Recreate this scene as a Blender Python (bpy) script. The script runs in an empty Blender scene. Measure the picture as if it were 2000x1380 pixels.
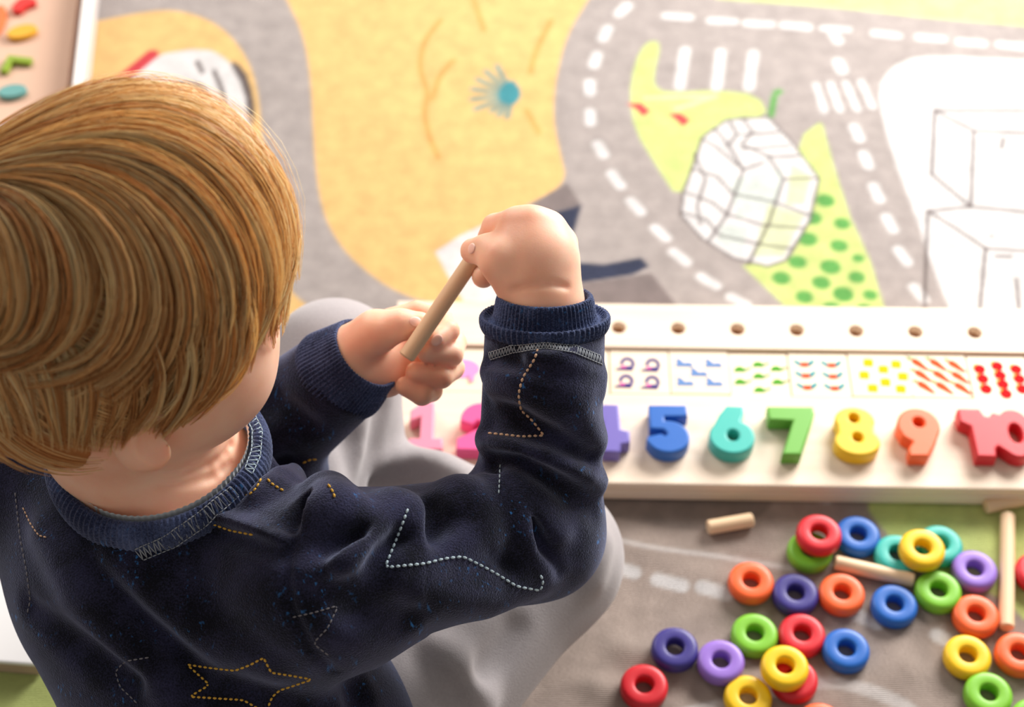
import bpy, bmesh, math, random
import numpy as np
from mathutils import Vector, Matrix
from mathutils.bvhtree import BVHTree

random.seed(7)
rng = np.random.default_rng(7)
scene = bpy.context.scene
COL = scene.collection

# ---------------------------------------------------------------- camera
FPX = 3200.0                      # focal length in pixels of the 2000 x 1380 frame
PITCH = math.radians(50.5)        # looking down
CAM = np.array([0.0, 0.0, 0.983])
cam_data = bpy.data.cameras.new('camera')
cam_data.sensor_width = 36.0
cam_data.lens = FPX / 2000.0 * 36.0
cam_data.clip_start = 0.02
cam_data.dof.use_dof = True
cam_data.dof.focus_distance = 0.865
cam_data.dof.aperture_fstop = 6.3
cam = bpy.data.objects.new('camera', cam_data)
cam.location = CAM.tolist()
cam.rotation_euler = (math.pi / 2 - PITCH, 0, 0)
COL.objects.link(cam)
scene.camera = cam

# ---------------------------------------------------------------- light
scene.view_settings.view_transform = 'Standard'
scene.view_settings.look = 'None'
scene.view_settings.exposure = 0.0
scene.view_settings.gamma = 1.0
scene.view_settings.use_curve_mapping = False
world = bpy.data.worlds.new('room_light')
scene.world = world
world.use_nodes = True
bg = world.node_tree.nodes['Background']
bg.inputs[0].default_value = (1.0, 0.93, 0.86, 1)
bg.inputs[1].default_value = 0.36

def area_light(name, loc, target, sx, sy, power, color):
    d = bpy.data.lights.new(name, 'AREA')
    d.shape = 'RECTANGLE'; d.size = sx; d.size_y = sy
    d.energy = power; d.color = color
    o = bpy.data.objects.new(name, d)
    o.location = loc
    o.rotation_euler = (Vector(target) - Vector(loc)).to_track_quat('-Z', 'Y').to_euler()
    COL.objects.link(o)
    return o
area_light('window_daylight', (1.05, 2.00, 0.90), (0.2, 0.95, 0.0), 1.1, 1.0, 84.0, (1.0, 0.965, 0.93))
area_light('upper_left_fill_light', (-1.25, 2.1, 1.5), (-0.2, 0.6, 0.3), 1.0, 1.0, 25.0, (1.0, 0.95, 0.90))  # added soft light from the upper left, brightens hair top and left hand

# ---------------------------------------------------------------- helpers
F_ = np.array([0, math.cos(PITCH), -math.sin(PITCH)])
U_ = np.array([0, math.sin(PITCH), math.cos(PITCH)])
R_ = np.array([1.0, 0, 0])

def ray(u, v):
    return F_ + (u - 1000.0) / FPX * R_ + (690.0 - v) / FPX * U_
def at_z(u, v, z=0.0):
    d = ray(u, v); t = (z - CAM[2]) / d[2]
    return CAM + t * d
def at_d(u, v, d):
    return CAM + d * ray(u, v)

def srgb(r, g, b):
    def f(c):
        c = c / 255.0
        return c / 12.92 if c <= 0.04045 else ((c + 0.055) / 1.055) ** 2.4
    return (f(r), f(g), f(b), 1.0)

def tag(o, label=None, cat=None, group=None, kind=None):
    if label: o['label'] = label
    if cat: o['category'] = cat
    if group: o['group'] = group
    if kind: o['kind'] = kind
    return o

def empty(name, loc=(0, 0, 0), rz=0.0):
    o = bpy.data.objects.new(name, None)
    o.location = tuple(loc); o.rotation_euler = (0, 0, rz)
    o.empty_display_size = 0.02
    COL.objects.link(o)
    return o

def mesh_np(name, V, F, smooth=True):
    """V (n,3) float, F (m,k) int with k = 3 or 4"""
    V = np.asarray(V, dtype=np.float32); F = np.asarray(F, dtype=np.int32)
    me = bpy.data.meshes.new(name)
    me.vertices.add(len(V)); me.vertices.foreach_set('co', V.ravel())
    k = F.shape[1]
    me.loops.add(F.size); me.loops.foreach_set('vertex_index', F.ravel())
    me.polygons.add(len(F))
    me.polygons.foreach_set('loop_start', np.arange(0, F.size, k, dtype=np.int32))
    me.update(calc_edges=True); me.validate()
    if smooth:
        me.polygons.foreach_set('use_smooth', np.ones(len(me.polygons), dtype=bool))
    return me

def link(name, me, mat=None, parent=None):
    o = bpy.data.objects.new(name, me)
    if mat is not None:
        if len(me.materials) == 0: me.materials.append(mat)
    COL.objects.link(o)
    if parent is not None: o.parent = parent
    return o

def bm_obj(name, bm, mat=None, parent=None, smooth=False):
    me = bpy.data.meshes.new(name)
    bmesh.ops.recalc_face_normals(bm, faces=bm.faces)
    bm.to_mesh(me); bm.free()
    if smooth:
        for p in me.polygons: p.use_smooth = True
    return link(name, me, mat, parent)

def box_bm(bm, x0, x1, y0, y1, z0, z1, bevel=0.0, seg=2):
    r = bmesh.ops.create_cube(bm, size=1.0)
    vs = r['verts']
    for v in vs:
        v.co = Vector(((x0 + x1) / 2 + v.co.x * (x1 - x0), (y0 + y1) / 2 + v.co.y * (y1 - y0), (z0 + z1) / 2 + v.co.z * (z1 - z0)))
    if bevel > 0:
        es = list({e for v in vs for e in v.link_edges})
        bmesh.ops.bevel(bm, geom=es, offset=bevel, segments=seg, affect='EDGES', profile=0.6)

def outline_mesh(name, loops, thick, bevel=0.0, res=2):
    """solid plate from 2-D outlines (holes by even-odd), from z=0 to z=thick"""
    cu = bpy.data.curves.new(name, 'CURVE')
    cu.dimensions = '2D'; cu.fill_mode = 'BOTH'
    cu.extrude = max(thick / 2 - bevel, 1e-5); cu.bevel_depth = bevel; cu.bevel_resolution = res
    cu.offset = -bevel
    for lp in loops:
        s = cu.splines.new('POLY'); s.points.add(len(lp) - 1)
        for p, q in zip(s.points, lp): p.co = (q[0], q[1], 0, 1)
        s.use_cyclic_u = True
    o = bpy.data.objects.new(name, cu); COL.objects.link(o)
    dg = bpy.context.evaluated_depsgraph_get()
    me = bpy.data.meshes.new_from_object(o.evaluated_get(dg))
    bpy.data.objects.remove(o); bpy.data.curves.remove(cu)
    me.transform(Matrix.Translation((0, 0, thick / 2)))
    me.name = name
    return me

def arc(cx, cy, rx, ry, a0, a1, n=16):
    return [(cx + rx * math.cos(math.radians(a0 + (a1 - a0) * i / n)), cy + ry * math.sin(math.radians(a0 + (a1 - a0) * i / n))) for i in range(n + 1)]

def smooth_by_angle(me, deg=40):
    for p in me.polygons: p.use_smooth = True
    me.set_sharp_from_angle(angle=math.radians(deg))

# ---------------------------------------------------------------- materials
def new_mat(name):
    m = bpy.data.materials.new(name); m.use_nodes = True
    nt = m.node_tree
    return m, nt, nt.nodes['Principled BSDF']

def plain(name, col, rough=0.5, spec=0.5, coat=0.0, bump=0.0, bscale=300.0, var=0.0, vscale=30.0):
    m, nt, b = new_mat(name)
    b.inputs['Base Color'].default_value = col
    b.inputs['Roughness'].default_value = rough
    b.inputs['Specular IOR Level'].default_value = spec
    b.inputs['Coat Weight'].default_value = coat
    tc = nt.nodes.new('ShaderNodeTexCoord')
    if var > 0:
        n = nt.nodes.new('ShaderNodeTexNoise'); n.inputs['Scale'].default_value = vscale; n.inputs['Detail'].default_value = 4
        nt.links.new(tc.outputs['Object'], n.inputs['Vector'])
        mx = nt.nodes.new('ShaderNodeMix'); mx.data_type = 'RGBA'
        mx.inputs[6].default_value = tuple(c * (1 - var) for c in col[:3]) + (1,)
        mx.inputs[7].default_value = tuple(min(1, c * (1 + var)) for c in col[:3]) + (1,)
        nt.links.new(n.outputs['Fac'], mx.inputs[0]); nt.links.new(mx.outputs[2], b.inputs['Base Color'])
    if bump > 0:
        n = nt.nodes.new('ShaderNodeTexNoise'); n.inputs['Scale'].default_value = bscale; n.inputs['Detail'].default_value = 3
        nt.links.new(tc.outputs['Object'], n.inputs['Vector'])
        bp = nt.nodes.new('ShaderNodeBump'); bp.inputs['Strength'].default_value = bump; bp.inputs['Distance'].default_value = 0.002
        nt.links.new(n.outputs['Fac'], bp.inputs['Height']); nt.links.new(bp.outputs['Normal'], b.inputs['Normal'])
    return m

def wood(name, c0, c1, rough=0.55, axis='X', scale=30.0):
    m, nt, b = new_mat(name)
    tc = nt.nodes.new('ShaderNodeTexCoord'); mp = nt.nodes.new('ShaderNodeMapping')
    s = {'X': (0.08, 1, 1), 'Y': (1, 0.08, 1), 'Z': (1, 1, 0.08)}[axis]
    mp.inputs['Scale'].default_value = s
    n = nt.nodes.new('ShaderNodeTexNoise'); n.inputs['Scale'].default_value = scale * 8; n.inputs['Detail'].default_value = 6
    r = nt.nodes.new('ShaderNodeValToRGB')
    r.color_ramp.elements[0].position = 0.3; r.color_ramp.elements[0].color = c0
    r.color_ramp.elements[1].position = 0.7; r.color_ramp.elements[1].color = c1
    bp = nt.nodes.new('ShaderNodeBump'); bp.inputs['Strength'].default_value = 0.08; bp.inputs['Distance'].default_value = 0.001
    L = nt.links.new
    L(tc.outputs['Object'], mp.inputs['Vector']); L(mp.outputs['Vector'], n.inputs['Vector'])
    L(n.outputs['Fac'], r.inputs['Fac']); L(r.outputs['Color'], b.inputs['Base Color'])
    L(n.outputs['Fac'], bp.inputs['Height']); L(bp.outputs['Normal'], b.inputs['Normal'])
    b.inputs['Roughness'].default_value = rough
    return m

C = {   # paint colours of the toy pieces
    'red': srgb(208, 32, 44), 'green': srgb(122, 188, 48), 'blue': srgb(30, 98, 184), 'teal': srgb(60, 180, 168),
    'yellow': srgb(240, 194, 22), 'purple': srgb(146, 110, 200), 'orange': srgb(240, 100, 46), 'navy': srgb(58, 50, 128),
    'pink': srgb(240, 92, 152), 'rose': srgb(240, 142, 166)}
PAINT = {k: plain('paint_' + k, v, rough=0.38, spec=0.45, bump=0.05, bscale=900) for k, v in C.items()}
# ================================================================ floor and rug
floor_mat = wood('floor_oak', srgb(150, 112, 78), srgb(186, 146, 106), 0.45, 'X', 6)
bm = bmesh.new(); box_bm(bm, -2.2, 2.2, -1.0, 3.2, -0.05, -0.008)
tag(bm_obj('floor', bm, floor_mat), 'light oak floor beneath the play rug', None, None, 'structure')

def rug_z(x, y):
    """soft folds of the rug near the child's knee"""
    x = np.asarray(x, float); y = np.asarray(y, float)
    z = 0.0 * x
    def fold(ax, ay, bx, by, w, h):
        dx, dy = bx - ax, by - ay; L2 = dx * dx + dy * dy
        t = ((x - ax) * dx + (y - ay) * dy) / L2
        d = np.abs((x - ax) * dy - (y - ay) * dx) / math.sqrt(L2)
        e = np.exp(-(d / w) ** 2) * np.exp(-np.clip(np.abs(t - 0.5) - 0.35, 0, None) ** 2 / 0.02)
        return h * e
    for (u0, v0, u1, v1, w, h) in ((1180, 1260, 1500, 1340, .012, .0040), (1120, 1330, 1480, 1440, .012, .0040), (1200, 1060, 1420, 1140, .014, .0022),
                                   (1560, 1400, 1800, 1290, .014, .0030), (1720, 1290, 1860, 1180, .012, .002)):
        a = at_z(u0, v0); b = at_z(u1, v1)
        z = z + fold(a[0], a[1], b[0], b[1], w, h)
    z = z + 0.0008 * np.sin(x * 31 + 2 * np.sin(y * 17)) * np.sin(y * 23 + 1.3)
    return z

def make_rug():
    xs = np.unique(np.concatenate([np.arange(-0.80, -0.53, 0.02), np.arange(-0.53, 0.531, 0.0023), np.arange(0.53, 0.90, 0.02)]).round(5))
    ys = np.unique(np.concatenate([np.arange(0.06, 0.44, 0.02), np.arange(0.44, 1.30, 0.0023), np.arange(1.30, 1.62, 0.02)]).round(5))
    X, Y = np.meshgrid(xs, ys, indexing='ij')
    nx, ny = X.shape
    Z = rug_z(X, Y)
    border = np.zeros_like(X, bool); border[0, :] = border[-1, :] = border[:, 0] = border[:, -1] = True
    Z[border] = -0.0078
    V = np.stack([X, Y, Z], -1).reshape(-1, 3)
    idx = np.arange(nx * ny).reshape(nx, ny)
    F = np.stack([idx[:-1, :-1], idx[1:, :-1], idx[1:, 1:], idx[:-1, 1:]], -1).reshape(-1, 4)
    me = mesh_np('play_rug', V, F)
    x = X.ravel(); y = Y.ravel()
    GREY = np.array(srgb(166, 156, 152)[:3]); YEL = np.array(srgb(226, 184, 118)[:3]); WHITE = np.array(srgb(216, 212, 211)[:3])
    GREEN = np.array(srgb(196, 208, 128)[:3]); DOT = np.array(srgb(92, 158, 76)[:3]); NAVY = np.array(srgb(44, 50, 74)[:3])
    MAUVE = np.array(srgb(126, 114, 112)[:3]); RED = np.array(srgb(222, 60, 70)[:3]); TEAL = np.array(srgb(60, 140, 150)[:3])
    ORANGE = np.array(srgb(230, 160, 88)[:3]); LINE = np.array(srgb(92, 80, 78)[:3]); PALE = np.array(srgb(200, 206, 200)[:3])
    BROWN = np.array(srgb(160, 145, 136)[:3])
    col = np.tile(GREY, (len(x), 1))
    # below the board the print is a browner grey road
    def W(pts): return np.array([at_z(u, v)[:2] for u, v in pts])
    def smooth_poly(P, it=3):
        P = np.asarray(P, float)
        for _ in range(it):
            Q = np.roll(P, -1, 0)
            P = np.stack([0.75 * P + 0.25 * Q, 0.25 * P + 0.75 * Q], 1).reshape(-1, 2)
        return P
    def dist_edges(px, py, P, closed=True):
        A = P; B = np.roll(P, -1, 0)
        if not closed: A, B = P[:-1], P[1:]
        dmin = np.full(px.shape, 9.0)
        for (ax, ay), (bx, by) in zip(A, B):
            dx, dy = bx - ax, by - ay
            t = np.clip(((px - ax) * dx + (py - ay) * dy) / (dx * dx + dy * dy + 1e-12), 0, 1)
            dmin = np.minimum(dmin, np.hypot(px - ax - t * dx, py - ay - t * dy))
        return dmin
    def inside(px, py, P):
        c = np.zeros(px.shape, bool)
        A = P; B = np.roll(P, -1, 0)
        for (ax, ay), (bx, by) in zip(A, B):
            m = (ay > py) != (by > py)
            with np.errstate(divide='ignore', invalid='ignore'):
                xi = (bx - ax) * (py - ay) / (by - ay) + ax
            c ^= m & (px < xi)
        return c
    def paint(sd, sel, color, soft=0.0012):
        a = np.clip(0.5 - sd / (2 * soft), 0, 1)[:, None]
        col[sel] = col[sel] * (1 - a) + color * a
    def region(P, m=0.01):
        return np.where((x > P[:, 0].min() - m) & (x < P[:, 0].max() + m) & (y > P[:, 1].min() - m) & (y < P[:, 1].max() + m))[0]
    def poly(pts, color, it=2):
        P = W(pts)
        if it: P = smooth_poly(P, it)
        s = region(P)
        d = dist_edges(x[s], y[s], P); d = np.where(inside(x[s], y[s], P), -d, d)
        paint(d, s, color)
    def stroke(pts, wpx, color, smooth=True):
        P = W(pts)
        if smooth and len(P) > 2:
            t = np.linspace(0, len(P) - 1, (len(P) - 1) * 6 + 1)
            k = np.arange(len(P)); P = np.stack([np.interp(t, k, P[:, 0]), np.interp(t, k, P[:, 1])], 1)
            for _ in range(4): P[1:-1] = 0.25 * P[:-2] + 0.5 * P[1:-1] + 0.25 * P[2:]
        s = region(P, 0.03)
        mid = pts[len(pts) // 2]
        r = wpx / 2 * np.linalg.norm(at_z(*mid) - CAM) / FPX
        paint(dist_edges(x[s], y[s], P, False) - r, s, color)
    # --- yellow desert
    poly([(535, -60), (560, 0), (590, 60), (607, 150), (612, 280), (622, 380), (640, 440), (680, 500), (740, 550), (800, 580), (850, 592), (905, 592), (960, 590),
          (1010, 580), (1000, 500), (960, 432), (1040, 397), (1108, 358), (1095, 300), (1080, 230), (1086, 150), (1108, 65), (1150, 0), (1190, -80)], YEL)
    poly([(170, 45), (250, 28), (340, 18), (420, 42), (472, 92), (502, 160), (512, 260), (516, 420), (540, 530), (575, 578), (628, 616), (640, 700), (300, 760), (-250, 700), (-250, 80)], YEL)
    for s in ([(860, 40), (828, 80), (818, 130), (836, 180), (828, 220), (836, 262), (856, 308)], [(885, 118), (856, 150), (845, 192)], [(922, -10), (945, 58)],
              [(1076, 40), (1046, 100), (1036, 142)], [(1028, 215), (1052, 258)]):
        stroke(s, 11, ORANGE)
    for a in range(9):
        ang = math.radians(112 + a * 18.5)
        L = 78 if a < 6 else 54
        stroke([(1000, 186), (1000 + L * math.cos(ang), 186 - 0.78 * L * math.sin(ang))], 12, TEAL * 0.72 + YEL * 0.28)
    poly([(972, 175), (1000, 152), (1021, 182), (1005, 206), (975, 200)], TEAL, 1)
    # white house print with red roof band behind the head
    poly([(190, 190), (296, 108), (400, 92), (446, 116), (484, 168), (492, 240), (470, 320), (200, 330)], WHITE, 1)
    poly([(444, 114), (478, 132), (497, 190), (498, 245), (484, 240), (478, 175)], LINE, 1)
    stroke([(297, 106), (214, 176)], 26, RED * 0.8, False)
    stroke([(345, 165), (395, 165), (405, 225)], 16, LINE); stroke([(385, 120), (395, 140)], 9, LINE); stroke([(418, 138), (436, 180), (440, 230)], 9, LINE)
    # white and navy print under the right hand
    poly([(850, 492), (900, 460), (948, 438), (1000, 500), (1015, 590), (940, 592), (905, 588), (876, 540)], WHITE, 0)
    poly([(1040, 397), (1108, 358), (1136, 402), (1088, 412), (1030, 430)], MAUVE, 0)
    poly([(1080, 415), (1136, 400), (1120, 455), (1124, 512), (1180, 516), (1252, 503), (1268, 520), (1236, 536), (1136, 552), (1085, 552)], NAVY, 0)
    poly([(1085, 556), (1140, 553), (1272, 533), (1330, 605), (1085, 610)], MAUVE, 0)
    # --- town
    poly([(1330, -60), (1400, -4), (1700, 22), (2030, 54), (2100, 60), (2100, -120), (1330, -120)], GREEN * 0.9 + WHITE * 0.1, 0)
    for (u, v, du, dv, w) in ((1217, 20, 8, -8, 22), (1182, 66, 5, -9, 22), (1163, 117, 3, -10, 22), (1152, 172, 0, -10, 22), (1153, 230, 1, 10, 22), (1173, 292, 6, 10, 22),
                              (1203, 350, 9, 12, 22), (1242, 402, 10, 11, 22), (1290, 455, 11, 10, 22), (1328, 502, 13, 10, 22), (1384, 549, 15, 9, 22), (1442, 588, 15, 8, 22),
                              (1324, 32, 22, 1, 20), (1411, 40, 22, 1, 20), (1482, 46, 22, 1, 20), (1555, 52, 22, 2, 20), (1632, 57, 24, 1, 16), (1632, 72, 5, 8, 22), (1731, 67, 22, 2, 20),
                              (1818, 74, 22, 2, 20), (1898, 83, 22, 2, 20), (1976, 89, 22, 2, 20), (1641, 129, 4, 8, 24), (1673, 260, 5, 11, 22), (1692, 312, 5, 11, 22),
                              (1712, 375, 6, 13, 22), (1738, 435, 7, 13, 22), (1763, 500, 9, 12, 22), (1795, 572, 10, 12, 22)):
        stroke([(u - du, v - dv), (u + du, v + dv)], w, WHITE, False)
    poly([(1286, 80), (1262, 82), (1240, 120), (1229, 190), (1240, 255), (1280, 320), (1326, 390), (1350, 330), (1372, 262), (1430, 226), (1502, 228), (1480, 186), (1400, 175),
          (1300, 180), (1276, 165), (1280, 130), (1288, 100)], GREEN, 1)
    stroke([(1260, 190), (1400, 186), (1320, 212)], 8, GREEN * 0.6 + WHITE * 0.4, False)
    for (a, b) in (((1338, 98), (1328, 168)), ((1408, 102), (1400, 170)), ((1472, 104), (1462, 172))):
        stroke([a, b], 22, WHITE, False)
    for (u, v) in ((1250, 214), (1328, 233)):
        poly([(u - 24, v - 12), (u + 2, v - 13), (u + 20, v + 2), (u + 6, v + 14), (u - 6, v + 2)], RED, 0)
    stroke([(1506, 225), (1512, 190)], 12, DOT, False); stroke([(1516, 182), (1522, 180)], 14, DOT, False)
    poly([(1600, 240), (1570, 262), (1558, 300), (1600, 350), (1580, 430), (1545, 500), (1450, 518), (1560, 625), (1735, 625), (1700, 510), (1660, 420), (1630, 330), (1606, 244)], GREEN, 0)
    for (u, v, r) in ((1612, 391, 17), (1587, 425, 17), (1645, 435, 15), (1578, 466, 18), (1639, 479, 16), (1558, 511, 17), (1622, 521, 19), (1676, 504, 11), (1526, 543, 17),
                      (1673, 541, 15), (1604, 552, 17), (1647, 574, 19), (1571, 580, 16), (1700, 575, 13), (1625, 602, 17), (1688, 604, 15)):
        stroke([(u - 1, v), (u + 1, v)], 2 * r, DOT, False)
    OUT = [(1420, 232), (1500, 228), (1545, 275), (1600, 348), (1582, 430), (1535, 508), (1500, 520), (1432, 504), (1370, 466), (1330, 420), (1334, 375), (1352, 330), (1372, 268)]
    poly(OUT, WHITE, 0)
    for q in ([(1425, 350), (1530, 330), (1520, 400), (1440, 430)], [(1410, 440), (1460, 440), (1450, 500), (1400, 470)]):
        poly(q, PALE, 0)
    for q in ([(1545, 320), (1585, 345), (1570, 400), (1535, 400)], [(1500, 400), (1570, 420), (1530, 500), (1470, 500)]):
        poly(q, GREEN * 0.55 + WHITE * 0.45, 0)
    G = [OUT + [OUT[0]], [(1452, 232), (1470, 258), (1448, 282), (1500, 305), (1530, 350), (1500, 440), (1462, 515)], [(1395, 250), (1420, 280), (1452, 332), (1420, 420), (1385, 470)],
         [(1372, 270), (1400, 288), (1452, 332), (1490, 318)], [(1352, 330), (1400, 345), (1432, 380), (1510, 395), (1582, 420)], [(1338, 375), (1390, 395), (1420, 420), (1490, 440), (1570, 445)],
         [(1332, 415), (1380, 430), (1405, 460), (1475, 475), (1545, 485)], [(1355, 300), (1378, 350), (1362, 400), (1368, 440)], [(1448, 262), (1520, 258)], [(1450, 290), (1540, 285)],
         [(1500, 305), (1560, 305)], [(1530, 350), (1598, 348)], [(1425, 235), (1440, 262), (1420, 285)]]
    for g in G: stroke(g, 5, LINE * 0.9, False)
    poly([(1722, 150), (1765, 116), (1830, 108), (2100, 122), (2100, 640), (1870, 640), (1820, 520), (1785, 410), (1742, 300), (1716, 200)], WHITE, 1)
    for (a, b) in (((1594, 166), (1610, 218)), ((1622, 164), (1640, 216)), ((1652, 162), (1674, 214)), ((1682, 158), (1704, 208))):
        stroke([a, b], 15, WHITE, False)
    for g in ([(1820, 340), (1826, 214), (2060, 218)], [(1826, 214), (1902, 255), (1896, 405), (1820, 340)], [(1902, 255), (2060, 262)], [(1896, 405), (1812, 412), (1806, 580), (1808, 620)],
              [(1896, 405), (2060, 420)], [(1812, 412), (1925, 485), (1912, 620)], [(1925, 485), (2060, 492)], [(1960, 270), (1956, 290)], [(1945, 500), (1975, 500)], [(1985, 545), (1990, 610)],
              [(1935, 462), (1937, 464)]):
        stroke(g, 6, LINE, False)
    # --- road and lawn nearer than the board
    poly([(900, 940), (2300, 940), (2300, 2600), (-900, 2600), (-900, 1240), (700, 1200)], BROWN, 0)
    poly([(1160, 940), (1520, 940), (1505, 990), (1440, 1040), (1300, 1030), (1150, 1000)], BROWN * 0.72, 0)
    poly([(1690, 940), (2300, 940), (2300, 1350), (2010, 1220), (1960, 1165), (1860, 1140), (1700, 1020)], GREEN, 1)
    poly([(1590, 940), (1625, 940), (1622, 985), (1592, 980)], WHITE * 0.85, 0)
    for (u, v, du, dv) in ((1216, 1112, 22, 7), (1308, 1139, 24, 6), (1395, 1154, 24, 6), (1690, 1208, 22, 10), (1850, 1250, 20, 8), (1120, 1085, 22, 7)):
        stroke([(u - du, v - dv), (u + du, v + dv)], 28, WHITE * 0.85, False)
    stroke([(1150, 1040), (1260, 1070), (1400, 1085), (1550, 1110)], 9, WHITE * 0.6 + BROWN * 0.4)
    stroke([(1330, 1400), (1500, 1350), (1620, 1330), (1760, 1370), (1820, 1420)], 26, WHITE * 0.55 + BROWN * 0.45)
    poly([(-500, 1270), (160, 1290), (220, 1500), (-500, 1500)], GREEN * 0.85, 0)
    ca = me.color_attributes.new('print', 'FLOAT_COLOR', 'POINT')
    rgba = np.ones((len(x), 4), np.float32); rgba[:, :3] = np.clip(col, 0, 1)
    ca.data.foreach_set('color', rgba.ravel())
    m, nt, b = new_mat('rug_weave')
    at = nt.nodes.new('ShaderNodeAttribute'); at.attribute_name = 'print'
    tc = nt.nodes.new('ShaderNodeTexCoord')
    n1 = nt.nodes.new('ShaderNodeTexNoise'); n1.inputs['Scale'].default_value = 520; n1.inputs['Detail'].default_value = 2
    n2 = nt.nodes.new('ShaderNodeTexNoise'); n2.inputs['Scale'].default_value = 60; n2.inputs['Detail'].default_value = 5
    w1 = nt.nodes.new('ShaderNodeTexWave'); w1.inputs['Scale'].default_value = 240; w1.bands_direction = 'Y'; w1.inputs['Distortion'].default_value = 0.6; w1.inputs['Detail'].default_value = 1
    L = nt.links.new
    for n in (n1, n2, w1): L(tc.outputs['Object'], n.inputs['Vector'])
    add = nt.nodes.new('ShaderNodeMath'); add.operation = 'ADD'; L(n1.outputs['Fac'], add.inputs[0]); L(w1.outputs['Fac'], add.inputs[1])
    mr = nt.nodes.new('ShaderNodeMapRange'); mr.inputs[1].default_value = 0.3; mr.inputs[2].default_value = 0.7; mr.inputs[3].default_value = 0.86; mr.inputs[4].default_value = 1.1
    L(n2.outputs['Fac'], mr.inputs[0])
    mr2 = nt.nodes.new('ShaderNodeMapRange'); mr2.inputs[1].default_value = 0.4; mr2.inputs[2].default_value = 1.6; mr2.inputs[3].default_value = 0.88; mr2.inputs[4].default_value = 1.08
    L(add.outputs[0], mr2.inputs[0])
    mu = nt.nodes.new('ShaderNodeMath'); mu.operation = 'MULTIPLY'; L(mr.outputs[0], mu.inputs[0]); L(mr2.outputs[0], mu.inputs[1])
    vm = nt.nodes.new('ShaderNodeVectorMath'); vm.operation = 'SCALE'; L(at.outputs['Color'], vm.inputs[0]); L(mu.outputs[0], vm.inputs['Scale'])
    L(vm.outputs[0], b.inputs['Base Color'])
    bp = nt.nodes.new('ShaderNodeBump'); bp.inputs['Strength'].default_value = 0.5; bp.inputs['Distance'].default_value = 0.0015
    L(add.outputs[0], bp.inputs['Height']); L(bp.outputs['Normal'], b.inputs['Normal'])
    b.inputs['Roughness'].default_value = 0.95; b.inputs['Specular IOR Level'].default_value = 0.1
    b.inputs['Sheen Weight'].default_value = 0.15
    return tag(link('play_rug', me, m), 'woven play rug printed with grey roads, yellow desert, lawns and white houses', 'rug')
make_rug()
# ================================================================ counting board
BEECH = wood('beech', srgb(230, 208, 184), srgb(240, 222, 202), 0.55, 'X', 12)
BEECH_DARK = wood('beech_drilled', srgb(150, 100, 60), srgb(170, 118, 74), 0.7, 'Z', 12)
CARD = wood('tile_wood', srgb(236, 214, 186), srgb(243, 225, 200), 0.5, 'X', 10)
BT = 0.020                                     # height of the board's top
B_YAW = -math.radians(1.05)
def board_frame():
    o = at_z(1554, 960, 0.0)                   # a point on its near edge
    return o
BO = board_frame()
bc, bs = math.cos(B_YAW), math.sin(B_YAW)
def to_board(p):
    dx, dy = p[0] - BO[0], p[1] - BO[1]
    return (bc * dx + bs * dy, -bs * dx + bc * dy)
def px_board(u, v, z):
    return to_board(at_z(u, v, z))
y_near = px_board(1554, 951, BT)[1]
y_far = px_board(1554, 600, BT)[1]
x_l = px_board(768, 700, BT)[0]
x_r = px_board(2125, 700, BT)[0]
y_ch0 = px_board(1554, 776, BT)[1]; y_ch1 = px_board(1554, 684, BT)[1]
BASE = 0.011
board = empty('counting_board', (BO[0], BO[1], rug_z(BO[0], BO[1]) + 0.0008), B_YAW)
tag(board, 'long pale wooden counting board with peg holes, picture tiles and number cut-outs', 'toy board')
bm = bmesh.new(); box_bm(bm, x_l, x_r, y_near, y_far, 0.0, BASE, 0.0012)
bm_obj('base_panel', bm, BEECH, board)
bm = bmesh.new(); box_bm(bm, x_l, x_r, y_near, y_ch0, BASE + 0.0001, BT, 0.0014)
bm_obj('number_panel', bm, BEECH, board)
hole_r = 0.0057
holes = []
for k in range(-3, 8):
    u = 1208 + 115.8 * k
    h = px_board(u, 640 + (u - 1092) * 0.0144, BT)
    if h[0] < x_r - 0.015 and h[0] > x_l + 0.012: holes.append(h)
rail = outline_mesh('peg_rail', [[(x_l, y_ch1), (x_r, y_ch1), (x_r, y_far), (x_l, y_far)]] + [arc(h[0], h[1], hole_r, hole_r, 0, 360 - 18, 19) for h in holes], BT - BASE - 0.0001, 0.0007, 1)
smooth_by_angle(rail, 35)
o = link('peg_rail', rail, BEECH, board); o.location.z = BASE + 0.0001
plug_bm = bmesh.new(); bmesh.ops.create_cone(plug_bm, cap_ends=True, segments=20, radius1=hole_r + 0.0004, radius2=hole_r + 0.0004, depth=0.0006)
plug_me = bpy.data.meshes.new('peg_hole_bottom'); plug_bm.to_mesh(plug_me); plug_bm.free(); plug_me.materials.append(BEECH_DARK)
for h in holes:
    o = link('peg_hole_bottom', plug_me, None, board); o.location = (h[0], h[1], BASE + 0.0006)
# end stops of the channel
for xa, xb in ((x_l, px_board(834, 730, BT)[0]), (px_board(2019, 730, BT)[0], x_r)):
    bm = bmesh.new(); box_bm(bm, xa, xb, y_ch0 + 0.0002, y_ch1 - 0.0002, BASE + 0.0001, BT, 0.0008)
    bm_obj('channel_end', bm, BEECH, board)
def board_world(x, y, z):
    return (BO[0] + bc * x - bs * y, BO[1] + bs * x + bc * y, z + board.location.z)

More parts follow.
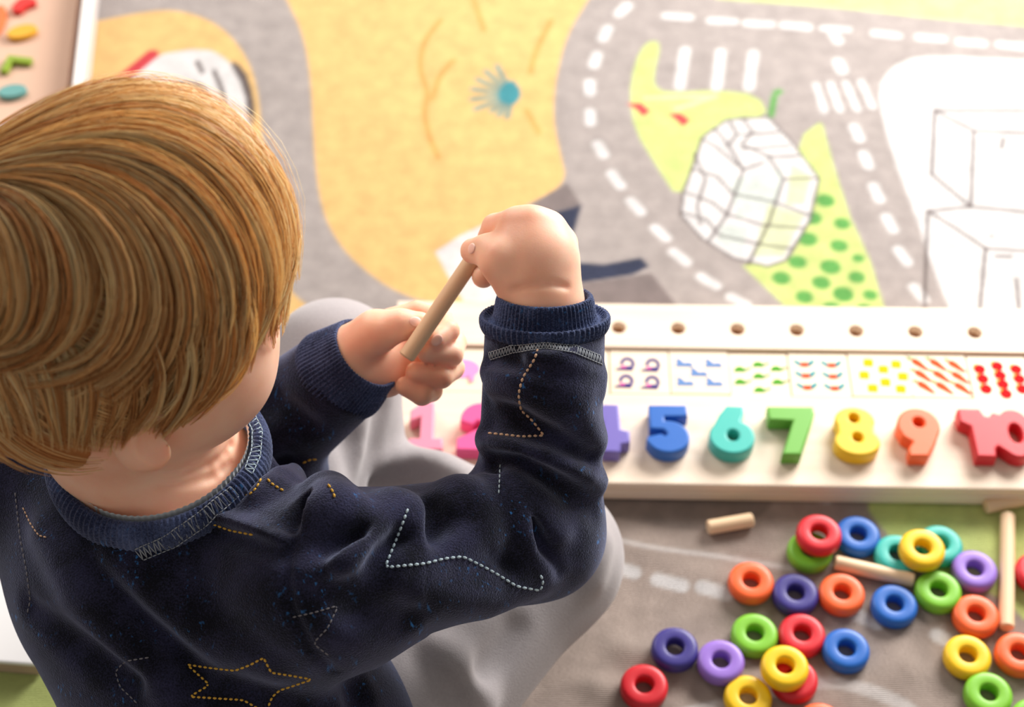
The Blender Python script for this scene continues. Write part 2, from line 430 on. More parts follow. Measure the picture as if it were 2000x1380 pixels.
# ---- number pieces
def num_shapes():
    N = {}
    N[1] = ([[(0.05, 0), (1.0, 0), (1.0, .24), (.74, .24), (.74, 1), (.40, 1), (.06, .82), (.06, .58), (.36, .68), (.36, .24), (.05, .24)]], 0.60)
    N[2] = ([[(0, 0), (1, 0), (1, .25), (.52, .25)] + arc(.52, .66, .46, .34, -28, 172, 14) + [(.06, .60), (.34, .52), (.46, .62), (.60, .60), (.48, .46), (.0, .24)]], 0.74)
    N[3] = ([[(.05, .22)] + arc(.48, .29, .50, .29, 215, 390, 12) + arc(.48, .72, .44, .28, -12, 170, 12) + [(.30, .66), (.42, .74), (.52, .66), (.40, .55), (.40, .46), (.52, .36), (.40, .26), (.26, .34)]], 0.72)
    N[4] = ([[(.40, 1), (.76, 1), (.80, .48), (1.0, .44), (1.0, .20), (.80, .17), (.78, 0), (.40, 0), (.38, .17), (0, .17), (0, .42)], [(.38, .40), (.42, .62), (.28, .40)]], 0.74)
    N[5] = ([[(.13, 1), (.98, 1), (.98, .76), (.47, .76), (.46, .67)] + arc(.51, .335, .48, .335, 84, -148, 18) + [(.03, .26), (.06, .34), (.36, .40), (.46, .35), (.50, .41), (.42, .48), (.12, .50)]], 0.76)
    N[6] = ([arc(.5, .36, .5, .36, 140, 402, 22) + [(.72, .68), (.80, .84), (.80, 1.0), (.42, 1.0), (.24, .80)], arc(.52, .38, .135, .115, 0, 345, 18)], 0.76)
    N[7] = ([[(.02, 1), (1, 1), (1, .84), (.60, 0), (.20, 0), (.52, .70), (.02, .72)]], 0.80)
    N[8] = ([arc(.5, .73, .44, .27, -24, 204, 18) + arc(.5, .29, .5, .29, 142, 398, 20), arc(.48, .77, .115, .095, 0, 342, 16), arc(.51, .37, .115, .095, 0, 342, 16)], 0.76)
    N[9] = ([arc(.54, .64, .46, .36, -28, 208, 20) + [(.14, .42), (.34, .30), (.22, .16), (.22, 0), (.62, 0), (.78, .20)], arc(.55, .70, .125, .10, 0, 342, 16)], 0.78)
    N[10] = ([[(0, .98), (.04, 1), (.31, 1), (.36, .86), (.42, .84), (.48, .93)] + arc(.74, .5, .27, .5, 128, -130, 18) + [(.47, .22), (.43, .18), (.42, .0), (.15, .0), (.14, .62), (.0, .72)], arc(.74, .5, .09, .20, 0, 342, 16)], 1.22)
    return N
NUM = num_shapes()
numx = {1: 829, 2: 934, 3: 1060, 4: 1187, 5: 1306, 6: 1432, 7: 1555, 8: 1678, 9: 1802, 10: 1958}
numc = {1: 'rose', 2: 'pink', 3: 'purple', 4: 'purple', 5: 'blue', 6: 'teal', 7: 'green', 8: 'yellow', 9: 'orange', 10: 'red'}
numlab = {1: 'pale rose wooden number 1 partly hidden by the child\'s knee', 2: 'bright pink wooden number 2 left of the raised forearm', 3: 'purple wooden number 3 hidden behind the raised forearm',
          4: 'lilac wooden number 4 peeking out right of the forearm', 5: 'blue wooden number 5 on the counting board', 6: 'teal wooden number 6 on the counting board', 7: 'green wooden number 7 on the counting board',
          8: 'yellow wooden number 8 with two round holes', 9: 'orange wooden number 9 on the counting board', 10: 'red wooden number 10 at the right end of the board'}
NT = 0.0125
paint_num = {k: PAINT[v] for k, v in numc.items()}
paint_num[4] = plain('paint_lilac', srgb(112, 100, 178), 0.4, 0.45); paint_num[7] = plain('paint_leaf', srgb(104, 172, 62), 0.4, 0.45)
paint_num[3] = paint_num[4]
for k, (loops, wid) in NUM.items():
    hgt = 0.0432
    wd = hgt * wid
    rnd = []
    for lp in loops:
        rnd.append([((q[0] - .5) * wd, q[1] * hgt) for q in lp])
    me = outline_mesh('wooden_number', rnd, NT, 0.0014, 2)
    smooth_by_angle(me, 40)
    b = px_board(numx[k], 886 + (numx[k] - 1305) * 0.013, BT + NT)
    o = link('wooden_number', me, paint_num[k])
    o.location = board_world(b[0], b[1], BT + 0.0002); o.rotation_euler = (0, 0, B_YAW + (0.02 if k % 2 else -0.01))
    tag(o, numlab[k], 'number', 'wooden numbers on the counting board')

# ---- picture tiles in the channel
def flat(name, loops, mat):
    me = outline_mesh(name, loops, 0.0003, 0.0)
    me.materials.append(mat); return me
def pm(name, c): return plain('print_' + name, srgb(*c), 0.8, 0.05)
INK = {'purple': pm('purple', (66, 54, 124)), 'blue': pm('blue', (104, 138, 190)), 'green': pm('green', (80, 156, 44)), 'teal': pm('teal', (54, 154, 164)), 'yellow': pm('yellow', (236, 184, 24)),
       'orange': pm('orange', (230, 84, 44)), 'red': pm('red', (214, 26, 30)), 'pink': pm('pink', (246, 150, 200)), 'leaf': pm('leaf', (120, 170, 80)), 'rose': pm('rose', (236, 90, 170))}
def S(lp, k): return [(a * k, b * k) for a, b in lp]
mm = 0.001
icon = {
    'pig': [([arc(0, 0, 11, 8, 0, 345, 22), ], 'pink'), ([arc(-9, 3, 4.5, 4, 0, 340, 12)], 'pink'), ([arc(-4, 2.4, 2.6, 2.2, 0, 340, 12)], 'rose'), ([[(-8, -5), (-5, -5), (-5.5, -11), (-7.5, -11)]], 'pink'), ([[(4, -5), (8, -5), (7.5, -11), (5, -11)]], 'pink')],
    'worm': [([arc(0, 0, 5.6, 6.4, -60, 190, 16) + arc(0, 0, 3.2, 3.6, 190, -60, 14)], 'purple'), ([[(-9, -6), (4, -6.4), (4, -3.2), (0, -2.2), (-9, -5.2)]], 'purple'), ([arc(-3, -3.4, 2.0, 1.2, 0, 340, 10)], 'rose')],
    'train': [([[(-7, -3.4), (6.6, -3.4), (6.6, 0.2), (2.6, 1.2), (0.2, .2), (-1.6, 2.2), (-3, 4.2), (-6.4, 4.8), (-5.6, 1)]], 'blue')],
    'turtle': [([arc(-1.5, -1.5, 5, 5, 0, 180, 10) + [(-7.5, -2.6), (3.2, -2.6)]], 'green'), ([[(3, -1.8), (9, 1.6), (8.6, 2.6), (3, .6)]], 'leaf')],
    'boat': [([arc(0, 6, 9, 9.4, 205, 250, 6) + arc(0, 6, 7.5, 5.6, 250, 205, 6)], 'teal'), ([arc(0, 6, 9, 9.4, 250, 290, 6) + arc(0, 6, 7.5, 5.6, 290, 250, 6)], 'orange'), ([arc(0, 6, 9, 9.4, 290, 335, 6) + arc(0, 6, 7.5, 5.6, 335, 290, 6)], 'teal')],
    'chick': [([[(-3.8, -3.2), (3.2, -3.8), (4.2, 2.6), (1, 4), (-3.6, 3.2)]], 'yellow')],
    'carrot': [([[(-5.6, 4.2), (-3.0, 6.2), (.6, 3.8), (6.4, -4.8), (3.4, -4.4), (-4.6, 1.2)]], 'orange'), ([[(-8, 6.8), (-5.2, 7), (-4.6, 5), (-6.6, 4.8)]], 'leaf')],
    'apple': [([arc(0, 0, 3.8, 3.9, 0, 342, 16)], 'red'), ([[(-4.4, 1.6), (-2.4, 4.4), (-1.2, 3.9), (-3.6, .6)]], 'leaf')],
    'flower': [([arc(0, 0, 6, 6, 0, 342, 16)], 'rose')], 'fish': [([arc(0, 0, 6.5, 4, 0, 342, 16)], 'purple')]}
ICON_ME = {k: [(flat(k + '_print', [S(l, mm) for l in lps], INK[c])) for lps, c in v] for k, v in icon.items()}
dy_t = y_ch1 - y_ch0
tiles = [  # centre pixel, icon, positions in tile (x,y in -1..1), shift
    (897, 'pig', [(0.12, 0.05)], 0), (1014, 'flower', [(-.4, 0), (.4, 0)], 0), (1131, 'fish', [(-.5, .4), (.5, .4), (0, -.4)], 0),
    (1249, 'worm', [(-.40, .40), (.46, .36), (-.46, -.46), (.42, -.50)], 0.0004),
    (1366, 'train', [(-.50, .42), (.50, .42), (-.02, -.04), (-.50, -.52), (.48, -.52)], 0.0012),
    (1482, 'turtle', [(-.58, .26), (.06, .52), (.66, .32), (.04, -.06), (-.60, -.36), (.66, -.34), (.02, -.74)], -0.0010),
    (1600, 'boat', [(-.46, .58), (.46, .56), (-.46, .02), (.46, .0), (-.46, -.56), (.46, -.58)], 0.0),
    (1718, 'chick', [(-.32, .58), (.62, .52), (.16, .26), (-.52, -.04), (.78, -.08), (.16, -.38), (-.30, -.68), (.64, -.70)], 0.0012),
    (1834, 'carrot', [(-.58, .50), (.04, .50), (.66, .44), (-.54, -.06), (.08, -.08), (.70, -.12), (-.52, -.62), (.10, -.64), (.72, -.66)], 0.0010),
    (1952, 'apple', [(-.62, .42), (.0, .58), (.62, .44), (-.58, -.06), (.04, .12), (.66, -.04), (-.54, -.56), (.06, -.32), (.68, -.54), (.10, -.78)], -0.0004)]
tile_lab = ['picture tile with one pink pig behind the left hand\'s fingers', 'picture tile with two rose dots hidden behind the raised sleeve', 'picture tile with three purple fish hidden behind the raised sleeve',
            'picture tile with four purple curled creatures', 'picture tile with five faint blue drawings', 'picture tile with seven green turtles', 'picture tile with six teal curved shapes',
            'picture tile with eight yellow blobs', 'picture tile with nine slanting orange carrots', 'picture tile with ten red round fruits']
for i, ((u, ic, pos, sh), lab) in enumerate(zip(tiles, tile_lab)):
    v0 = 730 + (u - 1554) * 0.014
    c = px_board(u, v0, BT - .001); a = px_board(u - 57.6, v0, BT - .001); b = px_board(u + 57.6, v0, BT - .001)
    w = (b[0] - a[0]); h = dy_t - 0.0042
    root = empty('picture_tile', board_world(c[0], (y_ch0 + y_ch1) / 2 + sh, BASE + 0.0002), B_YAW)
    tag(root, lab, 'picture tile', 'picture tiles in the counting board')
    bm = bmesh.new(); box_bm(bm, -w / 2, w / 2, -h / 2, h / 2, 0, 0.0062, 0.0006)
    bm_obj('tile_body', bm, CARD, root)
    for (px_, py_) in pos:
        for j, me in enumerate(ICON_ME[ic]):
            o = link(ic + '_print', me, None, root)
            o.location = (px_ * w / 2, py_ * h / 2 * 0.94, 0.0062 + 0.00025 * j)
            k_ = {'pig': 1.15, 'train': 0.95, 'turtle': 0.82, 'worm': 1.0, 'boat': 1.0, 'carrot': 1.1, 'apple': 1.18}.get(ic, 1.0); o.scale = (k_, k_, 1)

# ================================================================ rings
def ring_mesh(Rr=0.0158, hole=0.0060, t=0.0105):
    prof = []
    rd = 0.0036; hr = 0.0018
    for a in np.linspace(0, 90, 5): prof.append((Rr - rd + rd * math.sin(math.radians(a + 90)) if False else Rr - rd + rd * math.cos(math.radians(-90 + a)), rd + rd * math.sin(math.radians(-90 + a))))
    for a in np.linspace(0, 90, 5): prof.append((Rr - rd + rd * math.cos(math.radians(a)), t - rd + rd * math.sin(math.radians(a))))
    for a in np.linspace(90, 180, 4): prof.append((hole + hr + hr * math.cos(math.radians(a)), t - hr + hr * math.sin(math.radians(a))))
    for a in np.linspace(180, 270, 4): prof.append((hole + hr + hr * math.cos(math.radians(a)), hr + hr * math.sin(math.radians(a))))
    n = 48; k = len(prof)
    V = []; Fc = []
    for i in range(n):
        a = 2 * math.pi * i / n
        for r, z in prof: V.append((r * math.cos(a), r * math.sin(a), z))
    for i in range(n):
        for j in range(k):
            i2 = (i + 1) % n; j2 = (j + 1) % k
            Fc.append((i * k + j, i2 * k + j, i2 * k + j2, i * k + j2))
    return V, Fc
RV, RF = ring_mesh()
RT = 0.0105
RING_ME = {}
for c in ('red', 'green', 'blue', 'teal', 'yellow', 'purple', 'orange', 'navy'):
    me = mesh_np('counting_ring', RV, RF); me.materials.append(PAINT[c]); RING_ME[c] = me
rings = [  # colour, pixel of hole centre, level, label, tilt
    ('green', 1583, 1070, 0, 'lime green ring half covered by a red ring near the board', (0, 0)),
    ('red', 1601, 1037, 1, 'red ring lying on a lime green ring near the board', (0.06, 0.05)),
    ('blue', 1677, 1040, 0, 'blue ring beside the red ring nearest the board', (0, 0)),
    ('teal', 1754, 1077, 0, 'teal ring left of and under the upper yellow ring', (0, 0)),
    ('teal', 1838, 1058, 0, 'teal ring behind and right of the upper yellow ring', (0, 0)),
    ('yellow', 1803, 1066, 1, 'yellow ring resting on two teal rings', (0.0, 0)),
    ('purple', 1905, 1108, 0, 'lavender ring beside the long upright stick', (0, 0)),
    ('orange', 1468, 1130, 0, 'orange ring left of the dark navy ring, near the short stick', (0, 0)),
    ('navy', 1555, 1153, 0, 'navy ring between two orange rings', (0, 0)),
    ('orange', 1646, 1153, 0, 'orange ring below the slanting stick', (0, 0)),
    ('blue', 1748, 1177, 0, 'blue ring below the tip of the slanting stick', (0, 0)),
    ('green', 1834, 1150, 0, 'lime green ring between blue and lavender rings', (0, 0)),
    ('orange', 1908, 1196, 0, 'orange ring left of the lower end of the long stick', (0, 0)),
    ('yellow', 1892, 1275, 0, 'yellow ring near the right edge above a lime green ring', (0, 0)),
    ('orange', 1993, 1270, 0, 'orange ring cut by the right picture edge', (0, 0)),
    ('green', 1933, 1349, 0, 'lime green ring below the rightmost yellow ring', (0, 0)),
    ('green', 2024, 1402, 0, 'lime green ring at the bottom right corner, mostly out of view', (0, 0)),
    ('red', 2030, 1112, 0, 'red ring at the right picture edge beside the long stick', (0, 0)),
    ('green', 1475, 1232, 0, 'lime green ring left of a red ring in the lower cluster', (0, 0)),
    ('red', 1568, 1233, 0, 'red ring between lime green and blue rings in the lower cluster', (0, 0)),
    ('blue', 1654, 1264, 0, 'blue ring at the right of the lower cluster', (0, 0)),
    ('navy', 1318, 1265, 0, 'navy ring at the left of the lower cluster', (0, 0)),
    ('purple', 1408, 1290, 0, 'lavender ring between navy and yellow rings in the lower cluster', (0, 0)),
    ('red', 1552, 1322, 0, 'red ring almost covered by a yellow ring', (0, 0)),
    ('yellow', 1534, 1297, 1, 'yellow ring lying on a red ring in the lower cluster', (0.0, 0)),
    ('yellow', 1462, 1357, 0, 'yellow ring at the bottom edge below the lavender ring', (0, 0)),
    ('red', 1258, 1338, 0, 'red ring lying alone at the far left of the rings', (0, 0)),
    ('orange', 1604, 1412, 0, 'orange ring just showing at the bottom picture edge', (0, 0))]
for c, u, v, lv, lab, tl in rings:
    z = RT * (lv + 1) + lv * 0.0003
    p = at_z(u, v, z + 0.001)
    zz = float(rug_z(p[0], p[1])) + 0.0004
    o = link('counting_ring', RING_ME[c]); o.location = (p[0], p[1], zz + lv * (RT + 0.0003))
    o.rotation_euler = (tl[0] * 0, tl[1] * 0, random.uniform(0, 6))
    tag(o, lab, 'ring', 'wooden counting rings on the rug')

# ================================================================ sticks
STICK = wood('stick_wood', srgb(226, 190, 150), srgb(236, 206, 170), 0.5, 'X', 14)
def stick_mesh(Ls, r=0.0052):
    n = 20; ch = 0.0010
    prof = [(0, 0.0), (r - ch, 0.0), (r, ch), (r, Ls - ch), (r - ch, Ls), (0, Ls)]
    V = []; Fc = []
    for (rr, s) in prof:
        for i in range(n):
            a = 2 * math.pi * i / n; V.append((s - Ls / 2, rr * math.cos(a), rr * math.sin(a)))
    for j in range(len(prof) - 1):
        for i in range(n):
            i2 = (i + 1) % n; Fc.append((j * n + i, j * n + i2, (j + 1) * n + i2, (j + 1) * n + i))
    me = mesh_np('wooden_stick', V, Fc); bmx = bmesh.new(); bmx.from_mesh(me); bmesh.ops.remove_doubles(bmx, verts=bmx.verts, dist=1e-6)
    bmesh.ops.recalc_face_normals(bmx, faces=bmx.faces); bmx.to_mesh(me); bmx.free()
    for p in me.polygons: p.use_smooth = True
    me.set_sharp_from_angle(angle=math.radians(40))
    return me
def stick(a, b, label, r=0.0052):
    a = Vector(a); b = Vector(b); d = b - a
    o = link('wooden_stick', stick_mesh(d.length, r), STICK)
    o.location = (a + b) / 2
    o.rotation_euler = d.to_track_quat('X', 'Z').to_euler()
    tag(o, label, 'stick', 'round wooden counting sticks')
    return o
SR = 0.0052
def gz(u, v, h):
    p = at_z(u, v, h); return (p[0], p[1], h + float(rug_z(p[0], p[1])) + 0.0003)
stick(gz(1382, 1030, SR), gz(1470, 1015, SR), 'short stick lying alone below the board\'s near edge')
stick(gz(1630, 1098, SR), gz(1785, 1134, SR), 'stick lying slanted between the orange and teal rings')
stick(gz(1968, 1005, SR), gz(1966, 1226, SR), 'long stick pointing straight down the rug near the right edge')
stick(gz(1924, 989, SR + .0), gz(2070, 960, SR), 'stick across the top end of the long stick, at the right picture edge')
STICK_A = at_d(948, 470, 0.925); STICK_B = at_d(793, 698, 0.927)
stick(STICK_A, STICK_B, 'stick held between the child\'s two hands', 0.0048)

# ================================================================ letter box at the upper left
def plastic():
    m, nt, b = new_mat('milky_plastic')
    b.inputs['Base Color'].default_value = srgb(226, 218, 216); b.inputs['Roughness'].default_value = 0.3
    b.inputs['Transmission Weight'].default_value = 0.35; b.inputs['IOR'].default_value = 1.3
    return m
MILKY = plastic()
lb = empty('letter_box', at_z(60, 90, 0.0)); lb.location.z = 0.001
tag(lb, 'milky plastic box holding coloured letters behind the child\'s head', 'box')
e_near = at_z(176, 178, 0.0); e_far = at_z(196, -10, 0.0)
rz_b = math.atan2(e_far[1] - e_near[1], e_far[0] - e_near[0]) - math.pi / 2
lb.rotation_euler = (0, 0, rz_b)
cb, sb_ = math.cos(rz_b), math.sin(rz_b)
def in_lb(p): 
    dx, dy = p[0] - lb.location.x, p[1] - lb.location.y
    return (cb * dx + sb_ * dy, -sb_ * dx + cb * dy)
xr = in_lb(e_near)[0]; BHt = 0.034
x0b, x1b, y0b, y1b = xr - 0.24, xr, in_lb(e_near)[1] - 0.085, in_lb(e_near)[1] + 0.34
wt = 0.0022
bm = bmesh.new(); box_bm(bm, x0b, x1b, y0b, y1b, 0, 0.003, 0.001)
bm_obj('box_bottom', bm, MILKY, lb)
for (a, b_, c, d) in ((x0b, x0b + wt, y0b, y1b), (x1b - wt, x1b, y0b, y1b), (x0b + wt, x1b - wt, y0b, y0b + wt), (x0b + wt, x1b - wt, y1b - wt, y1b)):
    bm = bmesh.new(); box_bm(bm, a, b_, c, d, 0.0031, BHt, 0.0008); bm_obj('box_wall', bm, MILKY, lb)
rim = outline_mesh('box_rim', [[(x0b - .004, y0b - .004), (x1b + .004, y0b - .004), (x1b + .004, y1b + .004), (x0b - .004, y1b + .004)],
                              [(x0b + .005, y0b + .005), (x1b - .005, y0b + .005), (x1b - .005, y1b - .005), (x0b + .005, y1b - .005)]], 0.004, 0.001, 2)
o = link('box_rim', rim, plain('white_plastic', srgb(232, 226, 222), 0.35), lb); o.location.z = BHt + 0.0001
BLUSH = plain('blush_card', srgb(214, 176, 152), 0.7, var=0.06)
bm = bmesh.new(); box_bm(bm, x0b + .006, x1b - .016, y0b + .006, y1b - .006, 0.0031, 0.016, 0.001)
card = bm_obj('letter_card', bm, BLUSH); card.location = lb.location; card.rotation_euler = lb.rotation_euler
tag(card, 'blush coloured card block lying inside the milky box', 'card')
def letter(loops, u, v, size, rot, colr, lab):
    me = outline_mesh('foam_letter', [S(l, size) for l in loops], 0.005, 0.0008, 2); smooth_by_angle(me)
    o = link('foam_letter', me, plain('foam_' + lab.split()[0], srgb(*colr), 0.55))
    p = at_z(u, v, 0.021); o.location = (p[0], p[1], 0.0173); o.rotation_euler = (0, 0, rot)
    tag(o, lab, 'letter', 'foam letters in the milky box')
letter([[(-.9, -1), (-.2, -1.1), (.2, -.5), (1.0, -.1), (1.0, .5), (.2, .9), (-.5, .7), (-1.0, -.2)]], 47, 8, 0.0105, 0.1, (206, 20, 8), 'red rounded letter in the milky box, topmost')
letter([arc(0, 0, 1.25, .80, 0, 345, 22)], 43, 62, 0.0110, 0.40, (220, 160, 20), 'yellow oval letter in the milky box')
letter([[(-1, -1), (-.45, -1), (-.3, .2), (1.1, 0), (1.15, .65), (-.8, .9)]], 31, 124, 0.0115, -0.05, (130, 156, 14), 'green angled letter in the milky box')
letter([arc(0, 0, 1.2, .8, 0, 345, 22)], 24, 178, 0.0105, 0.2, (90, 150, 146), 'teal letter in the milky box beside the hair')
letter([arc(0, 0, .7, 2.0, 0, 345, 22)], -6, 40, 0.0105, 0.0, (206, 104, 40), 'orange letter at the left picture edge in the milky box')

# ================================================================ white tray at the lower left
ta = at_z(0, 1313, 0.0); tb = at_z(90, 1320, 0.0)
rz_t = math.atan2(tb[1] - ta[1], tb[0] - ta[0])
tray = empty('white_tray', (ta[0], ta[1], 0.001), rz_t)
tag(tray, 'white panel with a tan edge lying beside the child\'s back', 'panel')
bm = bmesh.new(); box_bm(bm, -0.22, 0.028, 0.0, 0.15, 0.0, 0.0128, 0.0006)
bm_obj('panel_core', bm, plain('tan_board', srgb(176, 152, 128), 0.7, var=0.08, vscale=80), tray)
bm = bmesh.new(); box_bm(bm, -0.222, 0.029, -0.001, 0.151, 0.0129, 0.0168, 0.0012)
bm_obj('panel_top', bm, plain('white_laminate', srgb(232, 230, 230), 0.35), tray)
# ================================================================ implicit surface modelling
def unit(v):
    v = np.asarray(v, float); return v / np.linalg.norm(v)

class Field:
    def __init__(self, lo, hi, h):
        self.lo = np.asarray(lo, float); self.h = h
        n = np.ceil((np.asarray(hi, float) - self.lo) / h).astype(int) + 1
        self.n = n
        self.ax = [(self.lo[i] + h * np.arange(n[i])).astype(np.float32) for i in range(3)]
        self.v = np.full(tuple(n), 1.0, np.float32)
    def sl(self, lo, hi):
        a = np.clip(np.floor((np.asarray(lo) - self.lo) / self.h).astype(int), 0, self.n)
        b = np.clip(np.ceil((np.asarray(hi) - self.lo) / self.h).astype(int) + 1, 0, self.n)
        s = tuple(slice(a[i], b[i]) for i in range(3))
        return s, (self.ax[0][s[0]][:, None, None], self.ax[1][s[1]][None, :, None], self.ax[2][s[2]][None, None, :])
    def blend(self, s, d, k, op):
        a = self.v[s]
        if a.size == 0: return
        if op == 'sub':
            d = -d
            h = np.clip(k - np.abs(a - d), 0, None) / max(k, 1e-6)
            self.v[s] = np.maximum(a, d) + h * h * k * 0.25
        else:
            h = np.clip(k - np.abs(a - d), 0, None) / max(k, 1e-6)
            self.v[s] = np.minimum(a, d) - h * h * k * 0.25
    def cone(self, a, b, ra, rb=None, k=0.008, op='add', flat=None):
        rb = ra if rb is None else rb
        a = np.asarray(a, float); b = np.asarray(b, float)
        m = max(ra, rb) + k + 3 * self.h + 0.004
        s, (X, Y, Z) = self.sl(np.minimum(a, b) - m, np.maximum(a, b) + m)
        x, y, z = X - a[0], Y - a[1], Z - a[2]
        d = b - a
        if flat is not None:                      # flattened cross-section along direction n by factor f
            n, f = unit(flat[0]), flat[1]
            dn = d @ n
            c = x * n[0] + y * n[1] + z * n[2]
            t = np.clip((x * d[0] + y * d[1] + z * d[2]) / (d @ d), 0, 1)
            rx, ry, rz = x - t * d[0], y - t * d[1], z - t * d[2]
            cn = rx * n[0] + ry * n[1] + rz * n[2]
            q = cn * (1 / f - 1)
            dist = np.sqrt((rx + q * n[0]) ** 2 + (ry + q * n[1]) ** 2 + (rz + q * n[2]) ** 2)
            dd = (dist - (ra + (rb - ra) * t)) * (0.5 + 0.5 * f)
        else:
            t = np.clip((x * d[0] + y * d[1] + z * d[2]) / (d @ d + 1e-12), 0, 1)
            dd = np.sqrt((x - t * d[0]) ** 2 + (y - t * d[1]) ** 2 + (z - t * d[2]) ** 2) - (ra + (rb - ra) * t)
        self.blend(s, dd.astype(np.float32), k, op)
    def poly(self, pts, rs, k=0.006, op='add'):   # one blend for a whole bent tube
        pts = np.asarray(pts, float); m = max(rs) + k + 3 * self.h + 0.004
        s, (X, Y, Z) = self.sl(pts.min(0) - m, pts.max(0) + m)
        best = None
        for a, b, ra, rb in zip(pts[:-1], pts[1:], rs[:-1], rs[1:]):
            d = b - a; x, y, z = X - a[0], Y - a[1], Z - a[2]
            t = np.clip((x * d[0] + y * d[1] + z * d[2]) / (d @ d + 1e-12), 0, 1)
            dd = np.sqrt((x - t * d[0]) ** 2 + (y - t * d[1]) ** 2 + (z - t * d[2]) ** 2) - (ra + (rb - ra) * t)
            best = dd if best is None else np.minimum(best, dd)
        self.blend(s, best.astype(np.float32), k, op)
    def chain(self, pts, rs, k=0.006, op='add'):
        for i in range(len(pts) - 1): self.cone(pts[i], pts[i + 1], rs[i], rs[i + 1], k, op)
    def ell(self, c, r, basis=None, k=0.01, op='add'):
        c = np.asarray(c, float); r = np.asarray(r, float)
        B = np.eye(3) if basis is None else np.asarray(basis, float)   # rows are axes
        m = r.max() + k + 3 * self.h + 0.004
        s, (X, Y, Z) = self.sl(c - m, c + m)
        x, y, z = X - c[0], Y - c[1], Z - c[2]
        q = [x * B[i][0] + y * B[i][1] + z * B[i][2] for i in range(3)]
        k0 = np.sqrt(sum((q[i] / r[i]) ** 2 for i in range(3)))
        k1 = np.sqrt(sum((q[i] / r[i] ** 2) ** 2 for i in range(3))) + 1e-9
        self.blend(s, (k0 * (k0 - 1) / k1).astype(np.float32), k, op)
    def plane_cut(self, p, n, k=0.002):           # remove everything on the +n side
        n = unit(n)
        d = (self.ax[0][:, None, None] - p[0]) * n[0] + (self.ax[1][None, :, None] - p[1]) * n[1] + (self.ax[2][None, None, :] - p[2]) * n[2]
        self.v = np.maximum(self.v, d.astype(np.float32))
    def hit(self, u, v, t0=0.6, t1=1.15):         # first surface point along a sight line
        d = ray(u, v); t = np.arange(t0, t1, self.h * 0.5)
        P = CAM + t[:, None] * d
        I = np.round((P - self.lo) / self.h).astype(int)
        ok = ((I >= 0) & (I < self.n)).all(1)
        val = np.ones(len(t)); J = I[ok]; val[ok] = self.v[J[:, 0], J[:, 1], J[:, 2]]
        w = np.where(val < 0)[0]
        return P[w[0]] if len(w) else None
    def crease(self, pts, r, k):
        P = []
        for a, b in zip(pts[:-1], pts[1:]):
            for q in np.linspace(0, 1, 4, endpoint=False): P.append(self.hit(a[0] + (b[0] - a[0]) * q, a[1] + (b[1] - a[1]) * q))
        P = [p for p in P if p is not None]
        n = len(P)
        if n > 1: self.poly(P, [r * (0.3 + 0.7 * math.sin(math.pi * (i + .5) / n)) for i in range(n)], k, 'sub')
    def cut_local(self, p, n, lo, hi):            # flat cut inside a box only
        n = unit(n); p = np.asarray(p)
        s, (X, Y, Z) = self.sl(lo, hi)
        d = (X - p[0]) * n[0] + (Y - p[1]) * n[1] + (Z - p[2]) * n[2]
        self.v[s] = np.maximum(self.v[s], d.astype(np.float32))
    def mesh(self, name, relax=2):
        v = self.v; h = self.h
        S = v < 0
        n0, n1, n2 = v.shape
        cnt = np.zeros((n0 - 1, n1 - 1, n2 - 1), np.int8)
        for i in (0, 1):
            for j in (0, 1):
                for k in (0, 1):
                    cnt += S[i:n0 - 1 + i, j:n1 - 1 + j, k:n2 - 1 + k]
        act = np.argwhere((cnt > 0) & (cnt < 8))
        vid = np.full(cnt.shape, -1, np.int32)
        vid[act[:, 0], act[:, 1], act[:, 2]] = np.arange(len(act))
        acc = np.zeros((len(act), 3)); num = np.zeros(len(act))
        corners = [(i, j, k) for i in (0, 1) for j in (0, 1) for k in (0, 1)]
        cv = {c: v[act[:, 0] + c[0], act[:, 1] + c[1], act[:, 2] + c[2]] for c in corners}
        for c in corners:
            for ax in range(3):
                if c[ax] == 0:
                    d = list(c); d[ax] = 1; d = tuple(d)
                    a, b = cv[c], cv[d]
                    m = (a < 0) != (b < 0)
                    t = np.where(m, a / np.where(m, a - b, 1), 0)
                    p = np.zeros((len(act), 3)); p[:] = c; p[:, ax] += t
                    acc += p * m[:, None]; num += m
        P = self.lo + h * (act + acc / num[:, None])
        quads = []
        for ax in range(3):
            o1, o2 = (ax + 1) % 3, (ax + 2) % 3
            sl0 = [slice(None)] * 3; sl1 = [slice(None)] * 3
            sl0[ax] = slice(0, -1); sl1[ax] = slice(1, None)
            for q in (sl0, sl1): q[o1] = slice(1, -1); q[o2] = slice(1, -1)
            A = S[tuple(sl0)]; B = S[tuple(sl1)]
            for flip, mask in ((False, A & ~B), (True, ~A & B)):
                e = np.argwhere(mask)
                if len(e) == 0: continue
                e = e.copy(); e[:, o1] += 1; e[:, o2] += 1
                def cell(d1, d2):
                    c = e.copy(); c[:, o1] += d1; c[:, o2] += d2
                    return vid[c[:, 0], c[:, 1], c[:, 2]]
                q = np.stack([cell(-1, -1), cell(0, -1), cell(0, 0), cell(-1, 0)], 1)
                quads.append(q[:, ::-1] if flip else q)
        Q = np.concatenate(quads); Q = Q[(Q >= 0).all(1)]
        for _ in range(relax):                    # light smoothing
            sm = np.zeros_like(P); dg = np.zeros(len(P))
            for i in range(4):
                j = (i + 1) % 4
                for a in range(3):
                    sm[:, a] += np.bincount(Q[:, i], P[Q[:, j], a], len(P)) + np.bincount(Q[:, j], P[Q[:, i], a], len(P))
                dg += np.bincount(Q[:, i], minlength=len(P)) + np.bincount(Q[:, j], minlength=len(P))
            ok = dg > 0
            P[ok] = 0.5 * P[ok] + 0.5 * sm[ok] / dg[ok][:, None]
